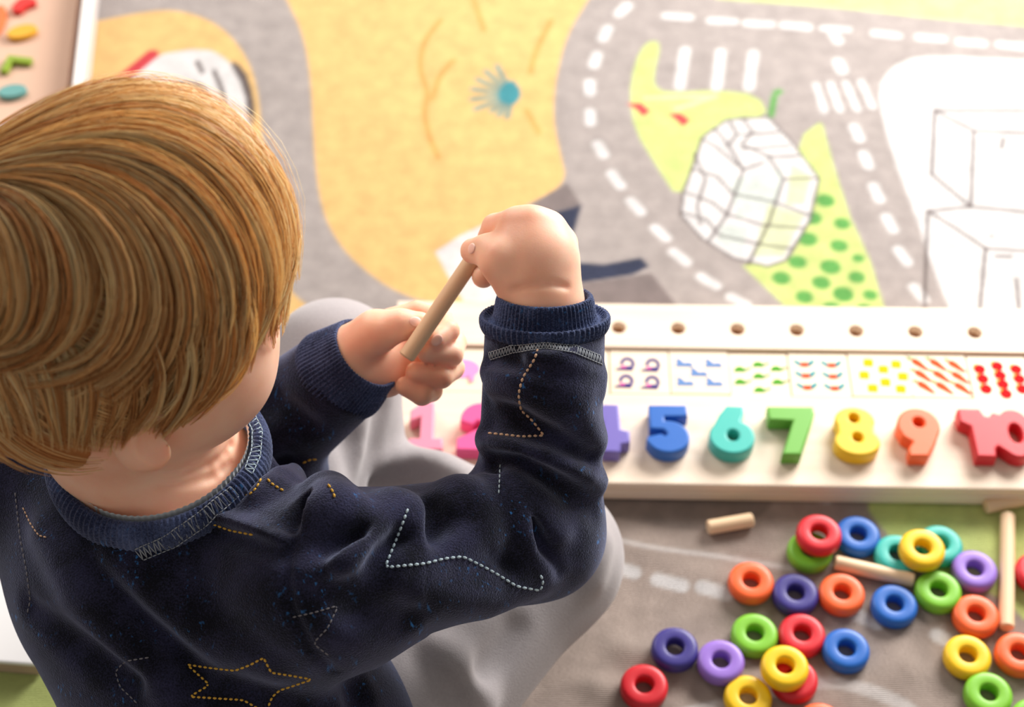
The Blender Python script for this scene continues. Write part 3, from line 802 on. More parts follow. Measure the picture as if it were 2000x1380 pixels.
        return mesh_np(name, P, Q)
# ================================================================ the child
D = at_d
# head frame: face turned to the right of the picture, chin slightly down
az, pt = math.radians(25), math.radians(15)
Hf = np.array([math.cos(pt) * math.cos(az), math.cos(pt) * math.sin(az), -math.sin(pt)])
Hu = np.array([math.sin(pt) * math.cos(az), math.sin(pt) * math.sin(az), math.cos(pt)])
Hr = np.cross(Hf, Hu)
HB = np.stack([Hf, Hr, Hu])
H0 = D(236, 535, 0.80)
def hd(f, r, u): return H0 + f * Hf + r * Hr + u * Hu
# torso frame
ta_ = math.radians(60)
Tf = np.array([math.cos(ta_), math.sin(ta_), 0]); Tr = np.array([math.sin(ta_), -math.cos(ta_), 0]); Tu = np.array([0, 0, 1.0])
NAPE = np.array([-0.217, 0.468, 0.273])
COLL = NAPE + 0.056 * Tf + np.array([0, 0, 0.004])       # centre of the neck opening
MID = np.array([-0.199, 0.4997, 0.238])
SHR = D(632, 1130, 0.852); SHL = MID - 0.105 * Tr
PEL = np.array([-0.148, 0.420, 0.085])
ELR = D(1050, 1040, 0.925); WRR = D(1064, 640, 0.895)
ELL_ = np.array([-0.165, 0.600, 0.160]); WRL = D(668, 718, 0.955)
HIPR = PEL + 0.036 * Tr + 0.012 * Tf; HIPL = PEL - 0.055 * Tr + 0.01 * Tf
KNR = D(1062, 1090, 1.035); KNL = D(655, 715, 1.075)
ANR = D(800, 978, 1.10); ANL = D(705, 1000, 1.115)

# ---------------------------------------------------------------- materials
def skin_material():
    m, nt, b = new_mat('skin')
    tc = nt.nodes.new('ShaderNodeTexCoord')
    n = nt.nodes.new('ShaderNodeTexNoise'); n.inputs['Scale'].default_value = 38; n.inputs['Detail'].default_value = 5
    r = nt.nodes.new('ShaderNodeValToRGB')
    r.color_ramp.elements[0].position = 0.3; r.color_ramp.elements[0].color = srgb(240, 180, 150)
    r.color_ramp.elements[1].position = 0.7; r.color_ramp.elements[1].color = srgb(250, 204, 178)
    nt.links.new(tc.outputs['Object'], n.inputs['Vector']); nt.links.new(n.outputs['Fac'], r.inputs['Fac']); nt.links.new(r.outputs['Color'], b.inputs['Base Color'])
    b.inputs['Subsurface Weight'].default_value = 0.6
    b.inputs['Subsurface Radius'].default_value = (1.0, 0.32, 0.16)
    b.inputs['Subsurface Scale'].default_value = 0.007
    b.inputs['Roughness'].default_value = 0.48
    b.inputs['Specular IOR Level'].default_value = 0.4
    n2 = nt.nodes.new('ShaderNodeTexNoise'); n2.inputs['Scale'].default_value = 900; n2.inputs['Detail'].default_value = 3
    bp = nt.nodes.new('ShaderNodeBump'); bp.inputs['Strength'].default_value = 0.06; bp.inputs['Distance'].default_value = 0.001
    nt.links.new(tc.outputs['Object'], n2.inputs['Vector']); nt.links.new(n2.outputs['Fac'], bp.inputs['Height']); nt.links.new(bp.outputs['Normal'], b.inputs['Normal'])
    return m
SKIN = skin_material()

def denim_knit(name, dark, light, fleck):
    m, nt, b = new_mat(name)
    L = nt.links.new
    tc = nt.nodes.new('ShaderNodeTexCoord')
    mp = nt.nodes.new('ShaderNodeMapping'); mp.inputs['Rotation'].default_value = (0.4, 0.3, 0.5); mp.inputs['Scale'].default_value = (1, 1, 0.22)
    n1 = nt.nodes.new('ShaderNodeTexNoise'); n1.inputs['Scale'].default_value = 1100; n1.inputs['Detail'].default_value = 3
    n2 = nt.nodes.new('ShaderNodeTexNoise'); n2.inputs['Scale'].default_value = 42; n2.inputs['Detail'].default_value = 5
    n3 = nt.nodes.new('ShaderNodeTexNoise'); n3.inputs['Scale'].default_value = 420; n3.inputs['Detail'].default_value = 3
    n4 = nt.nodes.new('ShaderNodeTexNoise'); n4.inputs['Scale'].default_value = 34; n4.inputs['Detail'].default_value = 2
    L(tc.outputs['Object'], mp.inputs['Vector'])
    L(tc.outputs['Object'], n1.inputs['Vector']); L(tc.outputs['Object'], n2.inputs['Vector']); L(mp.outputs['Vector'], n3.inputs['Vector']); L(tc.outputs['Object'], n4.inputs['Vector'])
    r1 = nt.nodes.new('ShaderNodeValToRGB')
    r1.color_ramp.elements[0].position = 0.42; r1.color_ramp.elements[0].color = dark
    r1.color_ramp.elements[1].position = 0.66; r1.color_ramp.elements[1].color = light
    mixf = nt.nodes.new('ShaderNodeMath'); mixf.operation = 'MULTIPLY_ADD'; mixf.inputs[1].default_value = 0.45
    sc = nt.nodes.new('ShaderNodeMath'); sc.operation = 'MULTIPLY'; sc.inputs[1].default_value = 0.55
    L(n2.outputs['Fac'], sc.inputs[0]); L(n1.outputs['Fac'], mixf.inputs[0]); L(sc.outputs[0], mixf.inputs[2]); L(mixf.outputs[0], r1.inputs['Fac'])
    r2 = nt.nodes.new('ShaderNodeValToRGB')
    r2.color_ramp.elements[0].position = 0.61; r2.color_ramp.elements[0].color = (0, 0, 0, 1)
    r2.color_ramp.elements[1].position = 0.72; r2.color_ramp.elements[1].color = (1, 1, 1, 1)
    L(n3.outputs['Fac'], r2.inputs['Fac'])
    r3 = nt.nodes.new('ShaderNodeValToRGB')
    r3.color_ramp.elements[0].position = 0.50; r3.color_ramp.elements[1].position = 0.66
    L(n4.outputs['Fac'], r3.inputs['Fac'])
    mm_ = nt.nodes.new('ShaderNodeMath'); mm_.operation = 'MULTIPLY'; L(r2.outputs['Color'], mm_.inputs[0]); L(r3.outputs['Color'], mm_.inputs[1])
    mx = nt.nodes.new('ShaderNodeMix'); mx.data_type = 'RGBA'; mx.inputs[7].default_value = fleck
    L(mm_.outputs[0], mx.inputs[0]); L(r1.outputs['Color'], mx.inputs[6]); L(mx.outputs[2], b.inputs['Base Color'])
    b.inputs['Roughness'].default_value = 0.95; b.inputs['Specular IOR Level'].default_value = 0.15
    b.inputs['Sheen Weight'].default_value = 0.6; b.inputs['Sheen Roughness'].default_value = 0.45; b.inputs['Sheen Tint'].default_value = (0.50, 0.56, 0.82, 1)
    bp = nt.nodes.new('ShaderNodeBump'); bp.inputs['Strength'].default_value = 0.8; bp.inputs['Distance'].default_value = 0.0009
    L(n1.outputs['Fac'], bp.inputs['Height']); L(bp.outputs['Normal'], b.inputs['Normal'])
    return m
NAVYKNIT = denim_knit('navy_sweat_knit', srgb(7, 7, 16), srgb(48, 48, 76), srgb(50, 112, 176))
RIBKNIT = denim_knit('navy_rib_knit', srgb(30, 37, 64), srgb(84, 98, 138), srgb(60, 124, 190))
GREYJERSEY = plain('grey_jersey', srgb(164, 158, 160), 0.95, 0.1, bump=0.25, bscale=1200, var=0.10, vscale=500)
GREYJERSEY.node_tree.nodes['Principled BSDF'].inputs['Sheen Weight'].default_value = 0.35

# ---------------------------------------------------------------- body (one continuous surface)
def build_body():
    f = Field((-0.345, 0.335, 0.005), (0.10, 0.70, 0.490), 0.0013)
    # head
    f.ell(hd(-0.004, 0, 0.006), (0.084, 0.070, 0.076), HB, k=0.0)
    f.ell(hd(0.024, 0, -0.040), (0.052, 0.056, 0.052), HB, k=0.03)
    for s in (1, -1):
        f.ell(hd(0.036, s * 0.033, -0.045), (0.034, 0.031, 0.034), HB, k=0.02)         # cheeks
        f.ell(hd(0.006, s * 0.040, -0.062), (0.036, 0.022, 0.026), HB, k=0.02)         # jaw
    f.ell(hd(0.050, 0, -0.086), (0.020, 0.022, 0.016), HB, k=0.02)                     # chin
    f.cone(hd(0.070, 0, -0.014), hd(0.074, 0, -0.034), 0.005, 0.007, k=0.010)          # nose
    for s in (1, -1):
        f.ell(hd(0.072, s * 0.008, -0.038), (0.006, 0.006, 0.005), HB, k=0.006)
        f.ell(hd(0.080, s * 0.027, -0.008), (0.012, 0.014, 0.008), HB, k=0.012, op='sub')  # eye sockets
        f.ell(hd(0.0675, s * 0.027, -0.008), (0.010, 0.012, 0.0095), HB, k=0.004)        # eyeballs under lids
    f.ell(hd(0.071, 0, -0.060), (0.010, 0.017, 0.0045), HB, k=0.006)                   # upper lip
    f.ell(hd(0.069, 0, -0.067), (0.010, 0.014, 0.0045), HB, k=0.006)                   # lower lip
    f.cone(hd(0.081, -0.015, -0.0635), hd(0.081, 0.015, -0.0635), 0.0016, k=0.003, op='sub')
    # ears
    for s in (1, -1):
        eb = np.stack([unit(Hf * 0.86 - s * Hr * -0.5), unit(s * Hr * 0.86 - Hf * 0.5), Hu])
        f.ell(hd(-0.008, s * 0.0735, -0.038), (0.016, 0.0060, 0.023), eb, k=0.006)
        f.ell(hd(-0.003, s * 0.0815, -0.034), (0.010, 0.0075, 0.015), eb, k=0.004, op='sub')
        f.ell(hd(-0.004, s * 0.070, -0.055), (0.010, 0.0065, 0.010), eb, k=0.006)
    # neck and trunk
    f.cone(hd(-0.022, 0, -0.050), COLL - 0.030 * Tu, 0.043, 0.047, k=0.018)
    f.cone(COLL - 0.03 * Tu, MID - 0.02 * Tu, 0.044, 0.044, k=0.02)
    f.cone(SHR - 0.004 * Tu, SHL - 0.012 * Tu, 0.024, 0.024, k=0.02)
    f.cone(MID - 0.045 * Tu, PEL + 0.02 * Tu, 0.056, 0.064, k=0.02)
    # neck folds
    for pts in () and ([D(455, 868, .842), D(425, 905, .832), D(370, 922, .824), D(300, 925, .818)], [D(445, 900, .842), D(400, 932, .83), D(330, 948, .82), D(260, 945, .818)]):
        pass
    # arms
    f.chain([SHR, ELR, D(1062, 690, .897), D(1062, 600, .893)], [0.026, 0.023, 0.0205, 0.0200], k=0.012)
    f.chain([SHL, ELL_, WRL], [0.026, 0.022, 0.0195], k=0.012)
    # legs under the trousers
    for h_, kn, an in ((HIPR, KNR, ANR), (HIPL, KNL, ANL)):
        f.chain([h_, kn, an], [0.042, 0.030, 0.020], k=0.015)
    f.chain([ANR, ANR + np.array([-0.035, 0.01, -0.005])], [0.018, 0.014], k=0.01)
    f.chain([ANL, ANL + np.array([0.035, 0.005, -0.006])], [0.018, 0.014], k=0.01)

    # ---- right hand: seen from its back, pinching the stick
    K = 0.009
    wr = D(1062, 588, .893)
    f.cone(wr, D(1046, 525, .889), 0.0188, 0.0205, k=0.012, flat=(F_, 0.82))
    f.ell(D(1038, 498, .891), (0.0245, 0.0205, 0.0160), np.stack([R_, U_, F_]), k=0.010)
    kn = [D(1008, 436, .893), D(1040, 436, .891), D(1072, 447, .895), D(1096, 476, .902)]
    kr = [0.0088, 0.0098, 0.0096, 0.0090]
    ba = [D(1030, 540, .892), D(1048, 545, .889), D(1064, 548, .891), D(1080, 555, .895)]
    for a, b, r in zip(ba, kn, kr): f.cone(a, b, 0.0130, r, k=0.007)
    f.chain([kn[0], D(968, 444, .908), D(954, 464, .923)], [0.0088, 0.0076, 0.0064], k=0.002)                 # index finger
    f.chain([kn[1], D(1005, 455, .930), D(960, 522, .932), D(944, 540, .924)], [0.0090, 0.0078, 0.0074, 0.0066], k=0.002)   # middle
    f.chain([kn[2], D(1045, 470, .938), D(1000, 520, .942), D(985, 528, .932)], [0.0090, 0.0078, 0.0074, 0.0064], k=0.002)  # ring
    f.chain([kn[3], D(1080, 500, .936), D(1040, 535, .938), D(1022, 540, .928)], [0.0085, 0.0074, 0.0070, 0.0060], k=0.002)  # little
    f.chain([D(1012, 545, .890), D(978, 508, .886), D(952, 489, .893), D(924, 490, .902)], [0.0135, 0.0112, 0.0082, 0.0072], k=0.005)  # thumb
    f.crease([(1000, 566), (1040, 556), (1078, 554), (1115, 562)], 0.0008, 0.0040)
    f.crease([(452, 868), (432, 900), (390, 920), (330, 928), (262, 922)], 0.0022, 0.004)
    f.crease([(452, 905), (420, 930), (370, 946), (300, 952)], 0.0018, 0.004)
    # ---- left hand: palm up, fingers closing round the stick's lower end
    f.cone(WRL, D(720, 700, .960), 0.0190, 0.0195, k=0.012, flat=(F_, 0.8))
    f.ell(D(740, 692, .966), (0.0225, 0.0235, 0.0105), np.stack([R_, U_, F_]), k=0.008)
    f.cone(D(700, 735, .959), D(760, 742, .962), 0.013, 0.0085, k=0.008)                                      # heel under the little finger
    f.chain([D(688, 680, .948), D(735, 648, .940), D(782, 634, .936), D(820, 632, .937)], [0.0145, 0.0122, 0.0084, 0.0070], k=0.005)   # thumb
    f.chain([D(765, 628, .968), D(815, 610, .968), D(862, 624, .962), D(876, 646, .948), D(852, 664, .9385)], [0.0085, 0.0070, 0.0067, 0.0064, 0.0058], k=0.0015)
    f.chain([D(775, 655, .974), D(838, 652, .978), D(888, 668, .966), D(882, 692, .950), D(834, 688, .9405)], [0.0090, 0.0074, 0.0070, 0.0068, 0.0060], k=0.0015)
    f.chain([D(780, 694, .976), D(842, 704, .976), D(884, 718, .962), D(862, 736, .948), D(812, 726, .944)], [0.0090, 0.0074, 0.0070, 0.0066, 0.0060], k=0.0015)
    f.chain([D(765, 732, .970), D(802, 752, .968), D(842, 762, .957), D(824, 770, .948), D(792, 754, .946)], [0.0085, 0.0068, 0.0066, 0.0064, 0.0058], k=0.0015)
    return f.mesh('person', 1)
body_me = build_body()
body = link('person', body_me, SKIN)
tag(body, 'blond toddler in navy star sweatshirt sitting on the rug holding a stick in both hands', 'person')

# finger nails
NAIL = plain('nail', srgb(250, 206, 192), 0.35, 0.4)
def nail(p, n, t, r=0.0030, l=0.0038):
    n = unit(n); t = unit(np.asarray(t) - np.dot(t, n) * n); s = np.cross(n, t)
    bm = bmesh.new(); bmesh.ops.create_uvsphere(bm, u_segments=14, v_segments=8, radius=1.0)
    M = Matrix(((s[0] * r, t[0] * l, n[0] * 0.0009, p[0]), (s[1] * r, t[1] * l, n[1] * 0.0009, p[1]), (s[2] * r, t[2] * l, n[2] * 0.0009, p[2]), (0, 0, 0, 1)))
    bm.transform(M)
    return bm_obj('finger_nail', bm, NAIL, body, True)
bvh_body = BVHTree.FromPolygons([v.co for v in body_me.vertices], [tuple(p.vertices) for p in body_me.polygons])
def cast(bvh, u, v, off=0.0):
    d = Vector(ray(u, v)); d.normalize()
    h = bvh.ray_cast(Vector(CAM), d)
    if h[0] is None: return None, None
    n = h[1]
    if n.dot(d) > 0: n = -n
    return np.array(h[0] + n * off), np.array(n)
for (u, v, tx, ty) in ((921, 485, -1, -.1), (853, 664, -.6, .6), (812, 628, 1, .1)):
    p, n = cast(bvh_body, u, v)
    if p is not None: nail(p, n, R_ * tx - U_ * ty)
# ---------------------------------------------------------------- sweatshirt
def bvh_of(me):
    return BVHTree.FromPolygons([v.co for v in me.vertices], [tuple(p.vertices) for p in me.polygons])
CUFR = D(1064, 650, .897)                                   # where the right cuff meets the sleeve
CUFL = D(690, 712, .957)
def sweat_base():
    f = Field((-0.375, 0.29, 0.018), (0.105, 0.70, 0.335), 0.0017)
    f.cone(SHR - 0.012 * Tu, SHL - 0.024 * Tu, 0.040, 0.042, k=0.0)
    f.cone(COLL - 0.056 * Tu, MID - 0.045 * Tu, 0.060, 0.063, k=0.03)
    f.cone(MID - 0.065 * Tu - 0.01 * Tf, PEL + 0.035 * Tu, 0.082, 0.094, k=0.04, flat=(Tf, 0.9))
    f.ell(PEL + 0.02 * Tu, (0.094, 0.092, 0.075), np.stack([Tr, Tf, Tu]), k=0.03)
    f.cone(SHR, ELR, 0.0440, 0.0350, k=0.030)
    f.cone(ELR, CUFR, 0.0350, 0.0330, k=0.016)
    f.cone(SHL - 0.012 * Tu, ELL_, 0.044, 0.038, k=0.028)
    f.cone(ELL_, CUFL - 0.012 * unit(CUFL - ELL_), 0.037, 0.0290, k=0.014)
    return f
f = sweat_base()
base_me = f.mesh('sweat_base', 2)
bvb = bvh_of(base_me); bpy.data.meshes.remove(base_me)
def on_base(u, v, off):
    p, n = cast(bvb, u, v, off)
    return p
def ridge(pts, r, off=0.0, k=0.008, op='add', sub=4, f=None, bv=None):
    f = f or globals()['f']; bv = bv or bvb
    P = []
    for (a, b) in zip(pts[:-1], pts[1:]):
        for t in np.linspace(0, 1, sub, endpoint=False): P.append((a[0] + (b[0] - a[0]) * t, a[1] + (b[1] - a[1]) * t))
    P.append(pts[-1])
    Q = [cast(bv, u, v, off)[0] for u, v in P]
    runs = [[]]; n = len(Q)
    for i, q in enumerate(Q):
        if q is None or (runs[-1] and np.linalg.norm(q - runs[-1][-1][0]) > 0.03): runs.append([])
        if q is not None: runs[-1].append((q, r * (0.55 + 0.45 * math.sin(math.pi * (i + 0.5) / n))))
    for run in runs:
        if len(run) > 1: f.poly([q for q, _ in run], [w for _, w in run], k, op)
# forearm folds
ridge([(953, 724), (1000, 728), (1060, 748), (1165, 765)], 0.0085, -0.0010, 0.009)
ridge([(958, 702), (1010, 702), (1070, 712), (1150, 722)], 0.0065, 0.0020, 0.008, 'sub')
ridge([(945, 858), (1000, 858), (1070, 888), (1170, 940)], 0.0105, -0.0015, 0.008)
ridge([(960, 826), (1010, 828), (1080, 848), (1150, 884)], 0.0070, 0.0020, 0.010, 'sub')
ridge([(968, 900), (1020, 908), (1090, 948), (1160, 1000)], 0.0065, 0.0020, 0.008, 'sub')
ridge([(952, 780), (1000, 790), (1060, 800)], 0.0070, 0.0025, 0.012, 'sub')
ridge([(1090, 770), (1120, 800), (1170, 860)], 0.0070, -0.0020, 0.014)
# crook of the elbow
ridge([(925, 965), (965, 952), (1000, 985), (1022, 1035), (1050, 1085)], 0.0135, -0.0030, 0.008)
ridge([(962, 915), (1005, 955), (1038, 1010), (1062, 1065), (1085, 1115)], 0.0068, 0.0014, 0.005, 'sub', 6)
ridge([(1000, 940), (1050, 985), (1090, 1040)], 0.0060, -0.0010, 0.012)
ridge([(885, 985), (920, 1025), (958, 1085), (1000, 1122)], 0.0070, 0.0015, 0.009, 'sub')
# upper arm
ridge([(872, 992), (900, 972), (925, 990), (950, 1040)], 0.0165, -0.0040, 0.010)
ridge([(735, 1012), (772, 998), (812, 1020), (830, 1060)], 0.0165, -0.0040, 0.010)
ridge([(838, 1000), (848, 1040), (856, 1085)], 0.0085, 0.0025, 0.010, 'sub')
ridge([(770, 1008), (730, 1050), (680, 1090), (640, 1135)], 0.0105, -0.0015, 0.010)
ridge([(715, 1000), (690, 1040), (635, 1075)], 0.0065, 0.0015, 0.008, 'sub')
ridge([(770, 1060), (735, 1110), (700, 1170)], 0.0060, 0.0022, 0.012, 'sub')
ridge([(800, 1115), (860, 1155), (960, 1165), (1050, 1135)], 0.0120, -0.0050, 0.018)
# shoulder
ridge([(605, 1012), (650, 988), (700, 1005)], 0.0150, -0.0030, 0.008)
ridge([(515, 962), (570, 930), (625, 940), (655, 972)], 0.0170, -0.0035, 0.009)
ridge([(562, 1064), (575, 1020), (605, 988), (640, 974), (668, 985)], 0.0050, 0.0012, 0.004, 'sub')
ridge([(470, 960), (520, 925), (560, 900)], 0.0060, 0.0015, 0.008, 'sub')
ridge([(372, 1004), (460, 1030), (562, 1062)], 0.0070, -0.0010, 0.005)
ridge([(380, 1026), (460, 1054), (556, 1086)], 0.0050, 0.0015, 0.006, 'sub')
# armhole seam and back
ridge([(572, 1062), (560, 1120), (568, 1190), (606, 1265), (655, 1312)], 0.0026, 0.0004, 0.003, 'sub')
ridge([(220, 1090), (300, 1160), (420, 1245), (520, 1300)], 0.0140, -0.0060, 0.014)
ridge([(180, 1120), (280, 1230), (380, 1320)], 0.0080, 0.0020, 0.014, 'sub')
ridge([(90, 1040), (160, 1150), (250, 1260), (330, 1350)], 0.0130, -0.0050, 0.014)
ridge([(60, 1190), (150, 1260), (260, 1330)], 0.0080, 0.0020, 0.012, 'sub')
ridge([(690, 1330), (700, 1360), (705, 1385)], 0.0080, 0.0015, 0.010, 'sub')
ridge([(640, 1150), (700, 1190), (790, 1210)], 0.0070, 0.0020, 0.014, 'sub')
ridge([(960, 760), (1010, 765), (1060, 785), (1120, 800)], 0.0060, -0.0015, 0.010)
ridge([(1040, 700), (1100, 706), (1170, 730)], 0.0055, -0.0010, 0.010)
ridge([(860, 1085), (905, 1060), (930, 1045)], 0.0060, -0.0010, 0.010)
# left sleeve
ridge([(500, 800), (540, 790), (600, 830)], 0.0070, 0.0020, 0.012, 'sub')
# openings
f.cone(COLL + 0.010 * Tu, COLL + 0.05 * Tu, 0.0500, 0.056, k=0.004, op='sub')
_s, (_X, _Y, _Z) = f.sl(COLL - np.array([0.07, 0.07, 0.0]), COLL + np.array([0.07, 0.07, 0.08]))
_d = np.minimum(0.0575 - np.sqrt((_X - COLL[0]) ** 2 + (_Y - COLL[1]) ** 2), _Z - (COLL[2] - 0.002) + 0 * _X)
f.v[_s] = np.maximum(f.v[_s], _d.astype(np.float32))
axR = unit(D(1064, 560, .886) - D(1064, 720, .902))
f.cut_local(CUFR + 0.002 * axR, axR, CUFR + 0.03 * axR - 0.055, CUFR + 0.03 * axR + 0.055)
f.cone(CUFR + 0.014 * axR, CUFR + 0.05 * axR, 0.0225, 0.0225, k=0.003, op='sub')
axL = unit(CUFL - ELL_)
f.cut_local(CUFL - 0.008 * axL, axL, CUFL + 0.03 * axL - 0.045, CUFL + 0.03 * axL + 0.045)
f.cone(CUFL + 0.014 * axL, CUFL + 0.06 * axL, 0.0225, 0.0225, k=0.003, op='sub')
sweat_me = f.mesh('sweatshirt', 2)
sweat = link('sweatshirt', sweat_me, NAVYKNIT, body)
sweat['label'] = 'navy sweatshirt with stitched star outlines'
bvs = bvh_of(sweat_me)

def loft(name, rings_, mat, parent, closed_profile=False, smooth=True):
    """rings_: (m profile, n around, 3)"""
    A = np.asarray(rings_); m, n, _ = A.shape
    V = A.reshape(-1, 3); Fq = []
    idx = np.arange(m * n).reshape(m, n)
    mm2 = m if closed_profile else m - 1
    i0 = idx[np.arange(mm2)]; i1 = idx[(np.arange(mm2) + 1) % m]
    Fq = np.stack([i0, np.roll(i0, -1, 1), np.roll(i1, -1, 1), i1], -1).reshape(-1, 4)
    return link(name, mesh_np(name, V, Fq), mat, parent)

def resample_profile(P, n):
    P = np.asarray(P, float); d = np.r_[0, np.cumsum(np.linalg.norm(np.diff(P, axis=0), axis=1))]
    t = np.linspace(0, d[-1], n)
    Q = np.stack([np.interp(t, d, P[:, k]) for k in range(P.shape[1])], 1)
    for _ in range(2): Q[1:-1] = 0.25 * Q[:-2] + 0.5 * Q[1:-1] + 0.25 * Q[2:]
    return Q

def cuff(name, c, ax, prof, flatb, ribs, roll=0.0, side=R_):
    s1 = unit(side - np.dot(side, ax) * ax); s2 = np.cross(ax, s1)
    th = np.linspace(0, 2 * np.pi, ribs * 5, endpoint=False)
    Q = resample_profile(prof, 34)
    rg = []
    for (s, a) in Q:
        rr = a * (1 + 0.017 * np.cos(ribs * th))
        p = c + s * ax + (rr * np.cos(th))[:, None] * s1 + (rr * flatb * np.sin(th))[:, None] * s2
        rg.append(p)
    return loft(name, rg, RIBKNIT, sweat)
# right cuff: rib knit turned outwards into a rolled rim
cuff('cuff', D(1064, 632, .896), axR,
     [(-0.012, 0.0240), (-0.004, 0.0228), (0.010, 0.0222), (0.0165, 0.0232), (0.0185, 0.0246), (0.0170, 0.0262), (0.009, 0.0272), (0.002, 0.0284), (0.0005, 0.0300), (0.002, 0.0318),
      (0.0055, 0.0332), (0.0075, 0.0345), (0.0060, 0.0358), (0.001, 0.0358), (-0.0035, 0.0345), (-0.0058, 0.0318), (-0.0062, 0.0290), (-0.0075, 0.0272), (-0.0110, 0.0280), (-0.0160, 0.0312), (-0.0210, 0.0318)], 0.86, 66)
cuff('cuff', CUFL, axL, [(-0.016, 0.0300), (-0.012, 0.0310), (0.0, 0.0278), (0.010, 0.0252), (0.0140, 0.0244), (0.0150, 0.0228), (0.0130, 0.0218), (0.0, 0.0215)], 0.92, 70)

# collar
def collar():
    n = 110 * 4
    th = np.linspace(0, 2 * np.pi, n, endpoint=False)
    def at(r, t): return COLL + r * (np.cos(t) * Tr + np.sin(t) * Tf)
    zz = []
    for t in th:
        p = at(0.0640, t); h = bvs.ray_cast(Vector((p[0], p[1], 0.40)), Vector((0, 0, -1)))
        zz.append(h[0].z if h[0] is not None else COLL[2])
    zz = np.array(zz)
    zz = COLL[2] + 0.000 - 0.010 * (np.sin(th) > 0) * np.sin(th) + 0.004 * np.abs(np.cos(th))
    for _ in range(160): zz = 0.25 * np.roll(zz, 1) + 0.5 * zz + 0.25 * np.roll(zz, -1)
    prof = [(0.0500, -0.004), (0.0496, 0.002), (0.0505, 0.0050), (0.0525, 0.0056), (0.0555, 0.0038), (0.0580, 0.0008), (0.0594, -0.003), (0.0598, -0.008), (0.0590, -0.012)]
    Q = resample_profile(prof, 22)
    rg = []
    for (r, dz) in Q:
        rr = r + 0.00045 * np.cos(110 * th) * (0.3 + 0.7 * (r > 0.0495))
        p = np.stack([at(a, t) for a, t in zip(rr, th)])
        p[:, 2] = zz + dz + 0.00035 * np.cos(110 * th)
        rg.append(p)
    col = loft('collar', rg, RIBKNIT, sweat)
    TAPE = plain('white_tape', srgb(222, 226, 228), 0.8)
    rg = []
    for (r, dz) in ((0.0497, -0.006), (0.0484, -0.001), (0.0482, 0.004), (0.0490, 0.0068)):
        rr = r + 0.0003 * np.cos(90 * th)
        p = np.stack([at(a, t) for a, t in zip(rr, th)]); p[:, 2] = zz + dz
        rg.append(p)
    loft('neck_tape', rg, TAPE, sweat)
    return th, zz
coll_th, coll_z = collar()

# ---------------------------------------------------------------- trousers
def trousers():
    f = Field((-0.36, 0.26, 0.001), (0.13, 0.78, 0.22), 0.0026)
    f.ell(PEL - 0.012 * Tu, (0.100, 0.090, 0.068), np.stack([Tr, Tf, Tu]), k=0.0)
    f.chain([HIPR, KNR], [0.062, 0.046], k=0.03)
    f.chain([KNR, ANR], [0.045, 0.034], k=0.022)
    f.chain([HIPL, KNL], [0.060, 0.044], k=0.03)
    f.chain([KNL, ANL], [0.042, 0.034], k=0.008)
    tmp = f.mesh('tmp', 1); bv = bvh_of(tmp); bpy.data.meshes.remove(tmp)
    def rd(pts, r, off, k, op='add'): ridge(pts, r, off, k, op, 4, f, bv)
    rd([(748, 910), (800, 895), (860, 905), (930, 945)], 0.011, -0.004, 0.014)
    rd([(740, 945), (800, 935), (870, 955)], 0.006, 0.001, 0.016, 'sub')
    rd([(650, 800), (690, 870), (705, 960)], 0.006, 0.001, 0.018, 'sub')
    rd([(745, 800), (735, 880), (715, 960)], 0.006, 0.001, 0.014, 'sub')
    rd([(840, 1280), (880, 1320), (910, 1375)], 0.007, 0.0015, 0.016, 'sub')
    rd([(860, 1270), (920, 1320), (945, 1375)], 0.008, -0.002, 0.016)
    rd([(1000, 1230), (970, 1280), (940, 1310)], 0.005, 0.001, 0.016, 'sub')
    rd([(1150, 1010), (1172, 1060), (1160, 1130)], 0.006, -0.001, 0.016)
    f.plane_cut((0, 0, 0.0035), (0, 0, -1))
    return f.mesh('trousers', 3)
tr = link('trousers', trousers(), GREYJERSEY, body)
tr['label'] = 'soft light grey trousers'

# ---------------------------------------------------------------- stitching
def thread(name, c): return plain(name, c, 0.7, 0.2)
T_Y = thread('thread_yellow', srgb(216, 170, 70)); T_B = thread('thread_pale_blue', srgb(176, 196, 206)); T_T = thread('thread_tan', srgb(206, 170, 140)); T_G = thread('thread_grey', srgb(150, 156, 164)); T_D = thread('thread_dim', srgb(120, 118, 124))
bm_ = bmesh.new(); bmesh.ops.create_icosphere(bm_, subdivisions=1, radius=1.0)
ICO_V = np.array([v.co[:] for v in bm_.verts]); ICO_F = np.array([[v.index for v in f_.verts] for f_ in bm_.faces]); bm_.free()
def dashes(segs, r):
    """segs: list of (a, b) -> elongated beads as one mesh"""
    Vs = []; Fs = []; off = 0
    for a, b in segs:
        d = b - a; L = np.linalg.norm(d)
        if L < 1e-6: continue
        d = d / L; s = unit(np.cross(d, U_ + 0.3 * F_)); n = np.cross(d, s)
        V = (a + b) / 2 + ICO_V[:, :1] * d * (L / 2 * 1.1) + ICO_V[:, 1:2] * s * r + ICO_V[:, 2:] * n * r
        Vs.append(V); Fs.append(ICO_F + off); off += len(V)
    return np.concatenate(Vs), np.concatenate(Fs)
def polyline(pts, step, close=False):
    P = np.array(list(pts) + ([pts[0]] if close else []), float)
    d = np.r_[0, np.cumsum(np.linalg.norm(np.diff(P, axis=0), axis=1))]
    t = np.arange(0, d[-1], step)
    return np.stack([np.interp(t, d, P[:, 0]), np.interp(t, d, P[:, 1])], 1)
